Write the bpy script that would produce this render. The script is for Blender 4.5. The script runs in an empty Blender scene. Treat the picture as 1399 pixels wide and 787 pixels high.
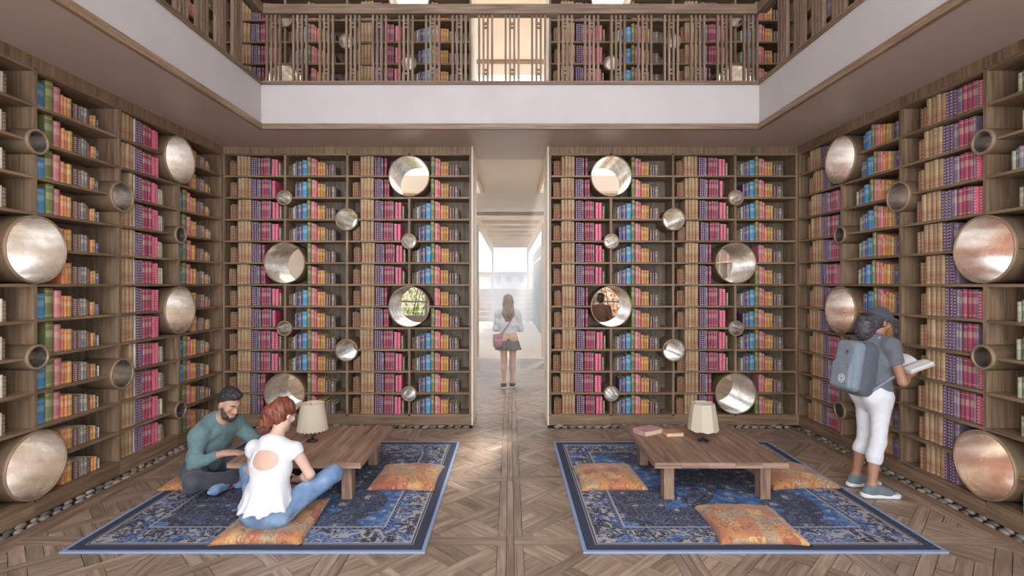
import bpy, bmesh, math, random
import numpy as np
from mathutils import Vector, Matrix

# ------------------------------------------------------------------ camera, world, sun, exposure
SC = bpy.context.scene
COL = SC.collection
F, CX, CY, EYE = 699.5, 697.0, 388.0, 1.8          # focal length and horizon in pixels of the 1399x787 frame
cam = bpy.data.objects.new('camera', bpy.data.cameras.new('camera'))
COL.objects.link(cam)
cam.data.sensor_width = 36.0
cam.data.lens = 18.0
cam.data.shift_x = 2.5 / 1399
cam.data.shift_y = -5.5 / 1399
cam.data.clip_start = 0.05
cam.data.clip_end = 400
cam.location = (0, 0, EYE)
cam.rotation_euler = (math.pi / 2, 0, 0)
SC.camera = cam

world = bpy.data.worlds.new('world')
SC.world = world
world.use_nodes = True
bg = world.node_tree.nodes['Background']
bg.inputs['Color'].default_value = (0.92, 0.95, 1.0, 1)
bg.inputs['Strength'].default_value = 2.3

sun = bpy.data.objects.new('sun', bpy.data.lights.new('sun', 'SUN'))
COL.objects.link(sun)
sun.data.energy = 4.0
sun.data.angle = math.radians(6)
sun.data.color = (1.0, 0.93, 0.84)
sun.rotation_euler = (math.radians(-42), math.radians(18), 0)

SC.view_settings.view_transform = 'Standard'
SC.view_settings.look = 'None'
SC.view_settings.gamma = 1
SC.view_settings.use_curve_mapping = False
SC.view_settings.exposure = 1.03

RND = random.Random(7)
PI = math.pi

# ------------------------------------------------------------------ tagging and object helpers
def tag(o, label=None, cat=None, group=None, kind=None):
    if label: o['label'] = label
    if cat: o['category'] = cat
    if group: o['group'] = group
    if kind: o['kind'] = kind
    return o

def link(name, data, parent=None, loc=None, rot=None):
    o = bpy.data.objects.new(name, data)
    COL.objects.link(o)
    if parent is not None: o.parent = parent
    if loc is not None: o.location = loc
    if rot is not None: o.rotation_euler = rot
    return o

def empty(name, loc=(0, 0, 0), rz=0.0):
    return link(name, None, None, loc, (0, 0, rz))

def mesh_from(name, verts, faces, mats=(), smooth=False):
    me = bpy.data.meshes.new(name)
    me.from_pydata([tuple(map(float, v)) for v in verts], [], [tuple(f) for f in faces])
    for m in mats: me.materials.append(m)
    if smooth:
        me.polygons.foreach_set('use_smooth', [True] * len(me.polygons))
    me.update()
    return me

# ------------------------------------------------------------------ materials
def new_mat(name):
    m = bpy.data.materials.new(name)
    m.use_nodes = True
    nt = m.node_tree
    return m, nt, nt.nodes['Principled BSDF']

def N(nt, kind, **kw):
    n = nt.nodes.new(kind)
    for k, v in kw.items():
        if k in n.inputs.keys() if isinstance(k, str) else False:
            n.inputs[k].default_value = v
        else:
            setattr(n, k, v)
    return n

def L(nt, a, b): nt.links.new(a, b)

def math_n(nt, op, a, b=None, c=None, clamp=False):
    n = nt.nodes.new('ShaderNodeMath'); n.operation = op; n.use_clamp = clamp
    for i, v in enumerate((a, b, c)):
        if v is None: continue
        if isinstance(v, (int, float)): n.inputs[i].default_value = v
        else: L(nt, v, n.inputs[i])
    return n.outputs[0]

def mix_n(nt, fac, a, b, blend='MIX'):
    n = nt.nodes.new('ShaderNodeMix'); n.data_type = 'RGBA'; n.blend_type = blend
    for sock, v in ((n.inputs[0], fac), (n.inputs[6], a), (n.inputs[7], b)):
        if isinstance(v, (int, float)): sock.default_value = v
        elif isinstance(v, tuple): sock.default_value = (v[0], v[1], v[2], 1)
        else: L(nt, v, sock)
    return n.outputs[2]

def ramp_n(nt, fac, stops, interp='LINEAR'):
    n = nt.nodes.new('ShaderNodeValToRGB')
    n.color_ramp.interpolation = interp
    el = n.color_ramp.elements
    while len(el) < len(stops): el.new(0.5)
    for e, (p, c) in zip(el, stops):
        e.position = p; e.color = (c[0], c[1], c[2], 1)
    L(nt, fac, n.inputs[0])
    return n.outputs[0]

def bump_n(nt, bsdf, height, strength=0.2, dist=0.01):
    b = nt.nodes.new('ShaderNodeBump')
    b.inputs['Strength'].default_value = strength
    b.inputs['Distance'].default_value = dist
    L(nt, height, b.inputs['Height'])
    L(nt, b.outputs[0], bsdf.inputs['Normal'])

def srgb(r, g, b):
    f = lambda c: (c / 255) / 12.92 if c / 255 <= 0.04045 else ((c / 255 + 0.055) / 1.055) ** 2.4
    return (f(r), f(g), f(b))

def plain(name, rgb, rough=0.6, metal=0.0, noise=0.0, nscale=8.0, bump=0.0, sheen=0.0):
    m, nt, b = new_mat(name)
    b.inputs['Roughness'].default_value = rough
    b.inputs['Metallic'].default_value = metal
    b.inputs['Base Color'].default_value = (*rgb, 1)
    if sheen: b.inputs['Sheen Weight'].default_value = sheen
    if noise or bump:
        tc = N(nt, 'ShaderNodeTexCoord')
        nz = N(nt, 'ShaderNodeTexNoise'); nz.inputs['Scale'].default_value = nscale; nz.inputs['Detail'].default_value = 6
        L(nt, tc.outputs['Object'], nz.inputs['Vector'])
        if noise:
            lo = tuple(c * (1 - noise) for c in rgb); hi = tuple(min(1, c * (1 + noise)) for c in rgb)
            L(nt, ramp_n(nt, nz.outputs[0], [(0.3, lo), (0.7, hi)]), b.inputs['Base Color'])
        if bump: bump_n(nt, b, nz.outputs[0], bump, 0.01)
    return m

def wood(name, dark, mid, light, rough=0.55, along=1.6, across=34.0, tint=False, bump=0.25, spread=0.25):
    """Grain runs along U of the board's UV map (metres)."""
    m, nt, b = new_mat(name)
    uv = N(nt, 'ShaderNodeUVMap')
    oi = N(nt, 'ShaderNodeObjectInfo')
    off = N(nt, 'ShaderNodeCombineXYZ')
    L(nt, math_n(nt, 'MULTIPLY', oi.outputs['Random'], 37.0), off.inputs[0])
    L(nt, math_n(nt, 'MULTIPLY', oi.outputs['Random'], 11.0), off.inputs[1])
    add = N(nt, 'ShaderNodeVectorMath', operation='ADD')
    L(nt, uv.outputs[0], add.inputs[0]); L(nt, off.outputs[0], add.inputs[1])
    mp = N(nt, 'ShaderNodeMapping'); mp.inputs['Scale'].default_value = (along, across, 1)
    L(nt, add.outputs[0], mp.inputs['Vector'])
    n1 = N(nt, 'ShaderNodeTexNoise'); n1.inputs['Scale'].default_value = 1.0; n1.inputs['Detail'].default_value = 7; n1.inputs['Roughness'].default_value = 0.62; n1.inputs['Distortion'].default_value = 0.6
    L(nt, mp.outputs[0], n1.inputs['Vector'])
    mp2 = N(nt, 'ShaderNodeMapping'); mp2.inputs['Scale'].default_value = (1.3, 3.0, 1)
    L(nt, add.outputs[0], mp2.inputs['Vector'])
    n2 = N(nt, 'ShaderNodeTexNoise'); n2.inputs['Scale'].default_value = 1.5; n2.inputs['Detail'].default_value = 3
    L(nt, mp2.outputs[0], n2.inputs['Vector'])
    col = ramp_n(nt, n1.outputs[0], [(0.28, dark), (0.5, mid), (0.72, light)])
    v = math_n(nt, 'ADD', math_n(nt, 'MULTIPLY', n2.outputs[0], 0.7), 0.65)
    rv = math_n(nt, 'ADD', math_n(nt, 'MULTIPLY', oi.outputs['Random'], spread), 1 - spread / 2)
    v = math_n(nt, 'MULTIPLY', v, rv)
    if tint:
        at = N(nt, 'ShaderNodeAttribute', attribute_name='tint')
        v = math_n(nt, 'MULTIPLY', v, at.outputs['Fac'])
    col = mix_n(nt, 1.0, col, (1, 1, 1), 'MULTIPLY')
    mul = nt.nodes.new('ShaderNodeVectorMath'); mul.operation = 'SCALE'
    L(nt, col, mul.inputs[0]); L(nt, v, mul.inputs['Scale'])
    L(nt, mul.outputs[0], b.inputs['Base Color'])
    b.inputs['Roughness'].default_value = rough
    if bump: bump_n(nt, b, n1.outputs[0], bump, 0.004)
    return m

M = {}
M['case'] = wood('bookcase_wood', srgb(94, 75, 57), srgb(136, 111, 87), srgb(162, 137, 111), rough=0.6)
M['case_back'] = wood('bookcase_back_wood', srgb(84, 74, 62), srgb(116, 103, 88), srgb(140, 126, 108), rough=0.65)
M['rail'] = wood('railing_wood', srgb(86, 68, 54), srgb(126, 103, 84), srgb(156, 132, 110), rough=0.6)
M['trim'] = wood('trim_wood', srgb(98, 76, 58), srgb(138, 112, 90), srgb(166, 140, 116), rough=0.5)
M['floor'] = wood('parquet_wood', srgb(112, 92, 76), srgb(156, 134, 115), srgb(184, 166, 147), rough=0.36, along=2.2, across=26, tint=True, bump=0.12, spread=0.12)
M['table'] = wood('table_wood', srgb(102, 78, 64), srgb(148, 118, 98), srgb(182, 156, 136), rough=0.45, along=1.8, across=22)
M['subfloor'] = plain('floor_joint_dark', srgb(58, 42, 32), 0.9)
M['plaster'] = plain('plaster', srgb(192, 184, 181), 0.85, noise=0.05, nscale=2.5, bump=0.03)
M['soffit'] = plain('soffit_plaster', srgb(184, 166, 152), 0.42, noise=0.07, nscale=1.2)
M['pale'] = plain('pale_limewash', srgb(226, 214, 198), 0.8, noise=0.05, nscale=2)
M['white'] = plain('white_paint', srgb(235, 230, 224), 0.7)
M['metal'] = None

def brushed(name, rgb, rough):
    m, nt, b = new_mat(name)
    tc = N(nt, 'ShaderNodeTexCoord')
    mp = N(nt, 'ShaderNodeMapping'); mp.inputs['Scale'].default_value = (5, 1.2, 5)
    L(nt, tc.outputs['Object'], mp.inputs['Vector'])
    nz = N(nt, 'ShaderNodeTexNoise'); nz.inputs['Scale'].default_value = 3; nz.inputs['Detail'].default_value = 8
    L(nt, mp.outputs[0], nz.inputs['Vector'])
    n2 = N(nt, 'ShaderNodeTexNoise'); n2.inputs['Scale'].default_value = 7; n2.inputs['Detail'].default_value = 6; n2.inputs['Distortion'].default_value = 1.0
    L(nt, tc.outputs['Object'], n2.inputs['Vector'])
    lo = tuple(c * 0.7 for c in rgb)
    col = ramp_n(nt, nz.outputs[0], [(0.3, lo), (0.7, rgb)])
    L(nt, mix_n(nt, math_n(nt, 'MULTIPLY', ramp_n(nt, n2.outputs[0], [(0.45, (0, 0, 0)), (0.7, (1, 1, 1))]), 0.35), col, srgb(150, 122, 98)), b.inputs['Base Color'])
    b.inputs['Metallic'].default_value = 0.9
    L(nt, math_n(nt, 'ADD', math_n(nt, 'MULTIPLY', n2.outputs[0], 0.12), rough - 0.05), b.inputs['Roughness'])
    return m
M['lining'] = brushed('brushed_champagne_metal', srgb(216, 211, 206), 0.27)
M['barrel'] = plain('dark_bronze_shell', srgb(138, 116, 92), 0.5, 0.35, noise=0.15, nscale=6)

# ------------------------------------------------------------------ boards
_box_cache = {}
def box_data(sx, sy, sz, mat, grain=None):
    """Box centred on its origin; UV in metres with U along the grain axis."""
    if grain is None: grain = int(np.argmax((sx, sy, sz)))
    key = (round(sx, 4), round(sy, 4), round(sz, 4), mat.name, grain)
    if key in _box_cache: return _box_cache[key]
    x, y, z = sx / 2, sy / 2, sz / 2
    vs = [(-x, -y, -z), (x, -y, -z), (x, y, -z), (-x, y, -z), (-x, -y, z), (x, -y, z), (x, y, z), (-x, y, z)]
    fs = [(0, 3, 2, 1), (4, 5, 6, 7), (0, 1, 5, 4), (1, 2, 6, 5), (2, 3, 7, 6), (3, 0, 4, 7)]
    me = mesh_from('board', vs, fs, [mat])
    uvl = me.uv_layers.new(name='UVMap')
    for p in me.polygons:
        n = p.normal; k = max(range(3), key=lambda i: abs(n[i]))
        axes = [i for i in range(3) if i != k]
        if grain in axes:
            a, b2 = grain, [i for i in axes if i != grain][0]
        else:
            a, b2 = axes
        for li in p.loop_indices:
            c = me.vertices[me.loops[li].vertex_index].co
            s = 0.12 if grain not in axes else 1.0
            uvl.data[li].uv = (c[a] * s, c[b2] + 0.37 * k)
    _box_cache[key] = me
    return me

def board(name, x0, x1, y0, y1, z0, z1, mat, parent=None, grain=None):
    me = box_data(x1 - x0, y1 - y0, z1 - z0, mat, grain)
    return link(name, me, parent, ((x0 + x1) / 2, (y0 + y1) / 2, (z0 + z1) / 2))

def struct(name, x0, x1, y0, y1, z0, z1, mat, grain=None):
    return tag(board(name, x0, x1, y0, y1, z0, z1, mat, None, grain), kind='structure')

def revolve(name, prof, mat, seg=48, axis='Y', closed=False, smooth=True):
    """prof: list of (radius, t) turned about an axis."""
    vs, fs = [], []
    n = len(prof)
    for i in range(seg):
        a = 2 * PI * i / seg
        for r, t in prof:
            if axis == 'Y': vs.append((r * math.cos(a), t, r * math.sin(a)))
            elif axis == 'Z': vs.append((r * math.cos(a), r * math.sin(a), t))
    for i in range(seg):
        j = (i + 1) % seg
        for k in range(n if closed else n - 1):
            k2 = (k + 1) % n
            q = (i * n + k, j * n + k, j * n + k2, i * n + k2)
            fs.append(q if axis == 'Y' else q)
    me = mesh_from(name, vs, fs, [mat], smooth)
    bm = bmesh.new(); bm.from_mesh(me)
    bmesh.ops.remove_doubles(bm, verts=bm.verts, dist=1e-6)
    bmesh.ops.recalc_face_normals(bm, faces=bm.faces)
    bm.to_mesh(me); bm.free()
    return me

def holed_panel(name, w, h, holes, mat, thick=0.0, seg=40):
    """Flat panel in local XZ (0..w, 0..h) with circular holes (x, z, r)."""
    cu = bpy.data.curves.new(name, 'CURVE'); cu.dimensions = '2D'; cu.fill_mode = 'BOTH'
    def spl(pts):
        s = cu.splines.new('POLY'); s.points.add(len(pts) - 1)
        for p, q in zip(s.points, pts): p.co = (q[0], q[1], 0, 1)
        s.use_cyclic_u = True
    spl([(0, 0), (w, 0), (w, h), (0, h)])
    for (x, z, r) in holes:
        spl([(x + r * math.cos(2 * PI * i / seg), z + r * math.sin(2 * PI * i / seg)) for i in range(seg)])
    cu.extrude = thick / 2
    tmp = bpy.data.objects.new('tmp', cu); COL.objects.link(tmp)
    dg = bpy.context.evaluated_depsgraph_get()
    me = bpy.data.meshes.new_from_object(tmp.evaluated_get(dg))
    bpy.data.objects.remove(tmp); bpy.data.curves.remove(cu)
    me.name = name
    co = np.empty(len(me.vertices) * 3); me.vertices.foreach_get('co', co); co = co.reshape(-1, 3)
    new = np.stack([co[:, 0], -co[:, 2], co[:, 1]], 1)
    me.vertices.foreach_set('co', new.ravel())
    uvl = me.uv_layers.get('UVMap') or me.uv_layers.new(name='UVMap')
    for l, d in zip(me.loops, uvl.data): d.uv = (new[l.vertex_index][2], new[l.vertex_index][0])
    me.materials.clear(); me.materials.append(mat)
    me.update()
    return me

def proj(p):
    return (CX + F * p[0] / p[1], CY + F * (EYE - p[2]) / p[1])
# ------------------------------------------------------------------ main dimensions (metres)
XW = 3.66        # bookcase fronts of the side walls
YB = 6.52        # bookcase fronts of the back wall
YR = 7.19        # rear face of the back wall
DOOR = 0.494     # half width of the doorway
ZS = 3.55        # soffit
ZF = 4.04        # upper floor
XR, YRAIL = 2.79, 5.75
PITCH = 0.2768
DEPTH = 0.30
YFRONT = -1.6
ZROOF = 7.0

# ------------------------------------------------------------------ parquet floor
def clip_poly(poly, x0, x1, y0, y1):
    def cut(ps, ax, lim, sgn):
        out = []
        for i in range(len(ps)):
            a, b = ps[i - 1], ps[i]
            da, db = sgn * (a[ax] - lim), sgn * (b[ax] - lim)
            if (da <= 0) != (db <= 0):
                t = da / (da - db)
                out.append((a[0] + t * (b[0] - a[0]), a[1] + t * (b[1] - a[1])))
            if db <= 0: out.append(b)
        return out
    for ax, lim, sgn in ((0, x1, 1), (0, x0, -1), (1, y1, 1), (1, y0, -1)):
        poly = cut(poly, ax, lim, sgn)
        if len(poly) < 3: return []
    return poly

planks = []     # (polygon, direction angle)
def rect(x0, x1, y0, y1): return [(x0, y0), (x1, y0), (x1, y1), (x0, y1)]
FX0, FX1, FY1 = -3.49, 3.49, 12.35
PP, PY0 = 1.156, 3.59
SX, SY = (0.031, 0.0), 0.0
def panel(cx, cy):
    x0, x1 = cx - PP / 2 + 0.088, cx + PP / 2 - 0.088
    y0, y1 = cy - PP / 2 + 0.064, cy + PP / 2 - 0.064
    q = (x1 - x0) / math.sqrt(2) / 2; w = 0.043; r2 = math.sqrt(0.5)
    xy = lambda u, v: (cx + (u + v) * r2, cy + (u - v) * r2)
    def add(u0, u1, v0, v1, ang):
        p = clip_poly([xy(u0, v0), xy(u1, v0), xy(u1, v1), xy(u0, v1)], x0, x1, y0, y1)
        planks.append((p, ang)) if p else None
    R = range(-3, 4)
    for i in R:
        for j in R:
            if (i + j) % 2:
                add(i * q - w, i * q + w, j * q + w, (j + 2) * q - w, -PI / 4)   # runs along v
                add(i * q + w, (i + 2) * q - w, (j + 1) * q - w, (j + 1) * q + w, PI / 4) if True else None
    for i in R:
        for j in R:
            u0, u1, v0, v1 = i * q + w, (i + 1) * q - w, j * q + w, (j + 1) * q - w
            n = 3
            for k in range(n):
                if (i + j) % 2: add(u0, u1, v0 + (v1 - v0) * k / n, v0 + (v1 - v0) * (k + 1) / n, PI / 4)
                else: add(u0 + (u1 - u0) * k / n, u0 + (u1 - u0) * (k + 1) / n, v0, v1, -PI / 4)
for ix in range(-4, 4):
    for iy in range(-3, 8):
        panel((ix + 0.5) * PP, PY0 + (iy + 0.5) * PP)
for ix in range(-3, 4):
    for iy in range(-3, 8):
        for a, b in ((-0.088, -0.026), (-0.026, 0.026), (0.026, 0.088)):
            planks.append((rect(ix * PP + a, ix * PP + b, PY0 + iy * PP + 0.064, PY0 + (iy + 1) * PP - 0.064), PI / 2))
for ix in range(-4, 4):
    for iy in range(-3, 9):
        for a, b in ((-0.064, 0.0), (0.0, 0.064)):
            planks.append((rect(ix * PP + 0.026, (ix + 1) * PP - 0.026, PY0 + iy * PP + a, PY0 + iy * PP + b), 0.0))
        planks.append((rect((ix) * PP - 0.026, ix * PP + 0.026, PY0 + iy * PP - 0.064, PY0 + iy * PP + 0.064), PI / 2))
good = []
def keep(p, a):
    if len(p) < 3: return
    A = 0.5 * abs(sum(p[i - 1][0] * p[i][1] - p[i][0] * p[i - 1][1] for i in range(len(p))))
    if A < 4e-4: return
    good.append((p, a, A, sum(q[0] for q in p) / len(p), sum(q[1] for q in p) / len(p)))
for p, a in planks:
    keep(clip_poly(p, FX0, FX1, 0.15, YB - 0.142), a)
    keep(clip_poly(p, -DOOR + 0.023, DOOR - 0.023, YB - 0.142, YR + 0.006), a)
    keep(clip_poly(p, -4.09, 4.09, YR + 0.006, FY1), a)
def covered(cx, cy):
    if 0.50 < cx < 2.91 and 3.43 < cy < 5.79: return True
    if -3.0 < cx < -0.59 and 3.43 < cy < 5.79: return True
    x, y = proj((cx, cy, 0))
    return not (0 <= x <= 1399 and 0 <= y <= 787)
def plank_geo(p, ang, base, rnd):
    cx = sum(q[0] for q in p) / len(p); cy = sum(q[1] for q in p) / len(p)
    g = 0.0019
    if sum(p[i - 1][0] * p[i][1] - p[i][0] * p[i - 1][1] for i in range(len(p))) < 0: p = p[::-1]
    q = [p[i] for i in range(len(p)) if math.hypot(p[i][0] - p[i - 1][0], p[i][1] - p[i - 1][1]) > 0.003]
    if len(q) < 3: q = p
    ed = []
    for i in range(len(q)):                      # every edge moved inwards by the joint
        (x0, y0), (x1, y1) = q[i - 1], q[i]
        l = math.hypot(x1 - x0, y1 - y0); nx, ny = -(y1 - y0) / l, (x1 - x0) / l
        ed.append((x0 + nx * g, y0 + ny * g, (x1 - x0) / l, (y1 - y0) / l))
    pts = []
    for i in range(len(ed)):
        ax, ay, adx, ady = ed[i]; bx2, by2, bdx, bdy = ed[(i + 1) % len(ed)]
        det = adx * bdy - ady * bdx
        if abs(det) < 1e-4: pts.append((bx2, by2)); continue
        t = ((bx2 - ax) * bdy - (by2 - ay) * bdx) / det
        pts.append((ax + adx * t, ay + ady * t))
    z = -rnd.random() * 0.0012
    n = len(pts)
    vs = [(x, y, z) for x, y in pts] + [(x, y, -0.014) for x, y in pts]
    fs = [tuple(range(n))] + [(i, i + n, (i + 1) % n + n, (i + 1) % n) for i in range(n)]
    # make the top face look up
    ar = sum(pts[i - 1][0] * pts[i][1] - pts[i][0] * pts[i - 1][1] for i in range(n))
    if ar < 0: fs = [tuple(reversed(f)) for f in fs]
    c, s = math.cos(ang), math.sin(ang); ox, oy = rnd.random() * 30, rnd.random() * 30
    uv = [((x * c + y * s) + ox, (-x * s + y * c) + oy) for x, y in pts] * 2
    return vs, fs, uv, 0.78 + 0.44 * rnd.random()
def write_planks(name, items, parent):
    vs, fs, uvs, tints = [], [], [], []
    for v, f, u, t in items:
        o = len(vs); vs += v; uvs += u; tints += [t] * len(v)
        fs += [tuple(i + o for i in q) for q in f]
    me = mesh_from(name, vs, fs, [M['floor']])
    uvl = me.uv_layers.new(name='UVMap')
    lv = np.empty(len(me.loops), dtype=np.int32); me.loops.foreach_get('vertex_index', lv)
    uvl.data.foreach_set('uv', np.array(uvs)[lv].ravel())
    at = me.attributes.new('tint', 'FLOAT', 'POINT'); at.data.foreach_set('value', tints)
    return link(name, me, parent)
floor = tag(board('floor', -XW - 0.7, XW + 0.7, YFRONT, FY1, -0.12, -0.0135, M['subfloor']), kind='structure')
floor_loc = floor.location.copy()
vis = [g for g in good if not covered(g[3], g[4])]
vis.sort(key=lambda g: -g[2] / g[4] ** 3)
top = set(id(g) for g in vis[:300])
prnd = random.Random(3)
rest = []
for g in good:
    geo = plank_geo(g[0], g[1], None, prnd)
    if id(g) in top:
        o = write_planks('plank', [geo], floor)
        o.location = -floor_loc
    else: rest.append(geo)
o = write_planks('parquet_planks', rest, floor); o.location = -floor_loc; o['kind'] = 'stuff'

# ------------------------------------------------------------------ building shell
for s, side in ((-1, 'left'), (1, 'right')):
    x0, x1 = sorted((s * (XR + 0.012), s * (XW + 0.72)))
    tag(board('balcony_slab_' + side, x0, x1, YFRONT, YRAIL + 0.012, ZS + 0.006, ZF, M['plaster']), kind='structure')
    struct('soffit_' + side, x0, x1, YFRONT, YRAIL + 0.011, ZS + 0.001, ZS + 0.0055, M['soffit'])
    x0, x1 = sorted((s * (XR - 0.012), s * (XR + 0.03)))
    struct('trim_' + ('1' if s < 0 else '2'), x0, x1, YFRONT, YRAIL - 0.012, ZS - 0.012, ZS + 0.05, M['trim'])
    x0, x1 = sorted((s * (XR - 0.006), s * (XR + 0.06)))
    struct('trim_' + ('3' if s < 0 else '4'), x0, x1, YFRONT, YRAIL - 0.006, ZF, ZF + 0.018, M['rail'])
    # front part of the side walls, plain plaster, before the bookcases start
    x0, x1 = sorted((s * XW, s * (XW + 0.3)))
    struct('wall_front_' + side, x0, x1, YFRONT, 2.22, 0.0, ZS, M['plaster'])
tag(board('balcony_slab_back', -XW - 0.72, XW + 0.72, YRAIL + 0.012, YR, ZS + 0.006, ZF, M['plaster']), kind='structure')
struct('soffit_back', -XW - 0.72, XW + 0.72, YRAIL + 0.012, YR, ZS + 0.001, ZS + 0.0055, M['soffit'])
struct('trim_5', -XR - 0.03, XR + 0.03, YRAIL - 0.012, YRAIL + 0.03, ZS - 0.012, ZS + 0.05, M['trim'])
struct('trim_6', -XR - 0.06, XR + 0.06, YRAIL - 0.006, YRAIL + 0.06, ZF, ZF + 0.018, M['rail'])
struct('ceiling', -XW - 0.72, XW + 0.72, YFRONT, YR, ZROOF, ZROOF + 0.2, M['plaster'])

# ------------------------------------------------------------------ books
def book_mat(name, kind):
    m, nt, b = new_mat(name)
    at = N(nt, 'ShaderNodeAttribute', attribute_name='hue')
    uv = N(nt, 'ShaderNodeUVMap')
    sep = N(nt, 'ShaderNodeSeparateXYZ'); L(nt, uv.outputs[0], sep.inputs[0])
    u, v = sep.outputs[0], sep.outputs[1]
    onspine = math_n(nt, 'GREATER_THAN', u, 0.02)
    tc = N(nt, 'ShaderNodeTexCoord')
    nz = N(nt, 'ShaderNodeTexNoise'); nz.inputs['Scale'].default_value = 22; nz.inputs['Detail'].default_value = 5
    L(nt, tc.outputs['Object'], nz.inputs['Vector'])
    sc = nt.nodes.new('ShaderNodeVectorMath'); sc.operation = 'SCALE'
    L(nt, at.outputs['Color'], sc.inputs[0])
    L(nt, math_n(nt, 'ADD', math_n(nt, 'MULTIPLY', nz.outputs[0], 0.6), 0.7), sc.inputs['Scale'])
    col = sc.outputs[0]
    if kind == 'bands':
        w = math_n(nt, 'ABSOLUTE', math_n(nt, 'SUBTRACT', math_n(nt, 'FRACT', math_n(nt, 'MULTIPLY', v, 5.0)), 0.5))
        line = math_n(nt, 'MULTIPLY', math_n(nt, 'LESS_THAN', math_n(nt, 'ABSOLUTE', math_n(nt, 'SUBTRACT', w, 0.42)), 0.035), onspine)
        label = math_n(nt, 'MULTIPLY', math_n(nt, 'LESS_THAN', math_n(nt, 'ABSOLUTE', math_n(nt, 'SUBTRACT', v, 0.28)), 0.17), onspine)
        col = mix_n(nt, math_n(nt, 'MULTIPLY', label, 0.5), col, srgb(150, 78, 52))
        col = mix_n(nt, math_n(nt, 'MULTIPLY', line, 0.7), col, srgb(206, 160, 92))
    if kind == 'dots':
        a = math_n(nt, 'SINE', math_n(nt, 'MULTIPLY', u, 2 * PI * 1.0))
        fr = math_n(nt, 'ABSOLUTE', math_n(nt, 'SUBTRACT', math_n(nt, 'FRACT', math_n(nt, 'MULTIPLY', v, 9.0)), 0.5))
        fu = math_n(nt, 'ABSOLUTE', math_n(nt, 'SUBTRACT', u, 0.5))
        dot = math_n(nt, 'MULTIPLY', math_n(nt, 'MULTIPLY', math_n(nt, 'LESS_THAN', fr, 0.2), math_n(nt, 'LESS_THAN', fu, 0.22)), onspine)
        col = mix_n(nt, math_n(nt, 'MULTIPLY', dot, 0.7), col, srgb(226, 206, 214))
    if kind == 'title':
        fr = math_n(nt, 'ABSOLUTE', math_n(nt, 'SUBTRACT', v, 0.62))
        box = math_n(nt, 'MULTIPLY', math_n(nt, 'LESS_THAN', fr, 0.11), onspine)
        col = mix_n(nt, math_n(nt, 'MULTIPLY', box, 0.25), col, srgb(232, 222, 190))
        l2 = math_n(nt, 'MULTIPLY', math_n(nt, 'LESS_THAN', math_n(nt, 'ABSOLUTE', math_n(nt, 'SUBTRACT', math_n(nt, 'ABSOLUTE', math_n(nt, 'SUBTRACT', v, 0.5)), 0.4)), 0.012), onspine)
        col = mix_n(nt, math_n(nt, 'MULTIPLY', l2, 0.6), col, srgb(226, 200, 140))
    hs = N(nt, 'ShaderNodeHueSaturation'); hs.inputs['Saturation'].default_value = 0.9; L(nt, col, hs.inputs['Color'])
    L(nt, hs.outputs[0], b.inputs['Base Color'])
    b.inputs['Roughness'].default_value = 0.55
    return m
M['pages'] = plain('book_pages', srgb(212, 196, 164), 0.9, noise=0.12, nscale=60)
BK = {k: book_mat('book_cloth_' + k, k) for k in ('bands', 'dots', 'title')}
BSLOT = {'bands': 0, 'dots': 1, 'title': 2}

def book_geo(w, d, h):
    """Spine at y=0 (rounded towards -y), width along x, base z=0."""
    bul = min(0.009, w * 0.24)
    sec = [(0, 0.004), (w * 0.2, -bul * 0.75 + 0.001), (w * 0.5, -bul), (w * 0.8, -bul * 0.75 + 0.001), (w, 0.004), (w, d), (0, d)]
    n = len(sec)
    vs = [(x, y, 0) for x, y in sec] + [(x, y, h) for x, y in sec]
    t = min(0.003, w * 0.18)
    ins = [(min(max(x, t), w - t), min(max(y, 0.006), d - 0.002)) for x, y in sec]
    vs += [(x, y, h) for x, y in ins] + [(x, y, h - 0.004) for x, y in ins]
    fs, uv, mi = [], [], []
    us = [0.02, 0.25, 0.5, 0.75, 0.98]
    for i in range(n):
        j = (i + 1) % n
        fs.append((i, j, j + n, i + n)); mi.append(0)
        if i < 4: uv.append([(us[i] + 0.01, 0), (us[j] + 0.01, 0), (us[j] + 0.01, 1), (us[i] + 0.01, 1)])
        else: uv.append([(-1, 0)] * 4)
    for i in range(n):
        j = (i + 1) % n
        fs.append((i + n, j + n, j + 2 * n, i + 2 * n)); mi.append(0); uv.append([(-1, 0)] * 4)
        fs.append((i + 2 * n, j + 2 * n, j + 3 * n, i + 3 * n)); mi.append(1); uv.append([(-1, 0)] * 4)
    fs.append(tuple(range(3 * n, 4 * n))); mi.append(1); uv.append([(-1, 0)] * n)
    return vs, fs, uv, mi

BOOKS = []   # dicts: matrix, w, d, h, rgb, kind, name, wall key, row

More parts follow.
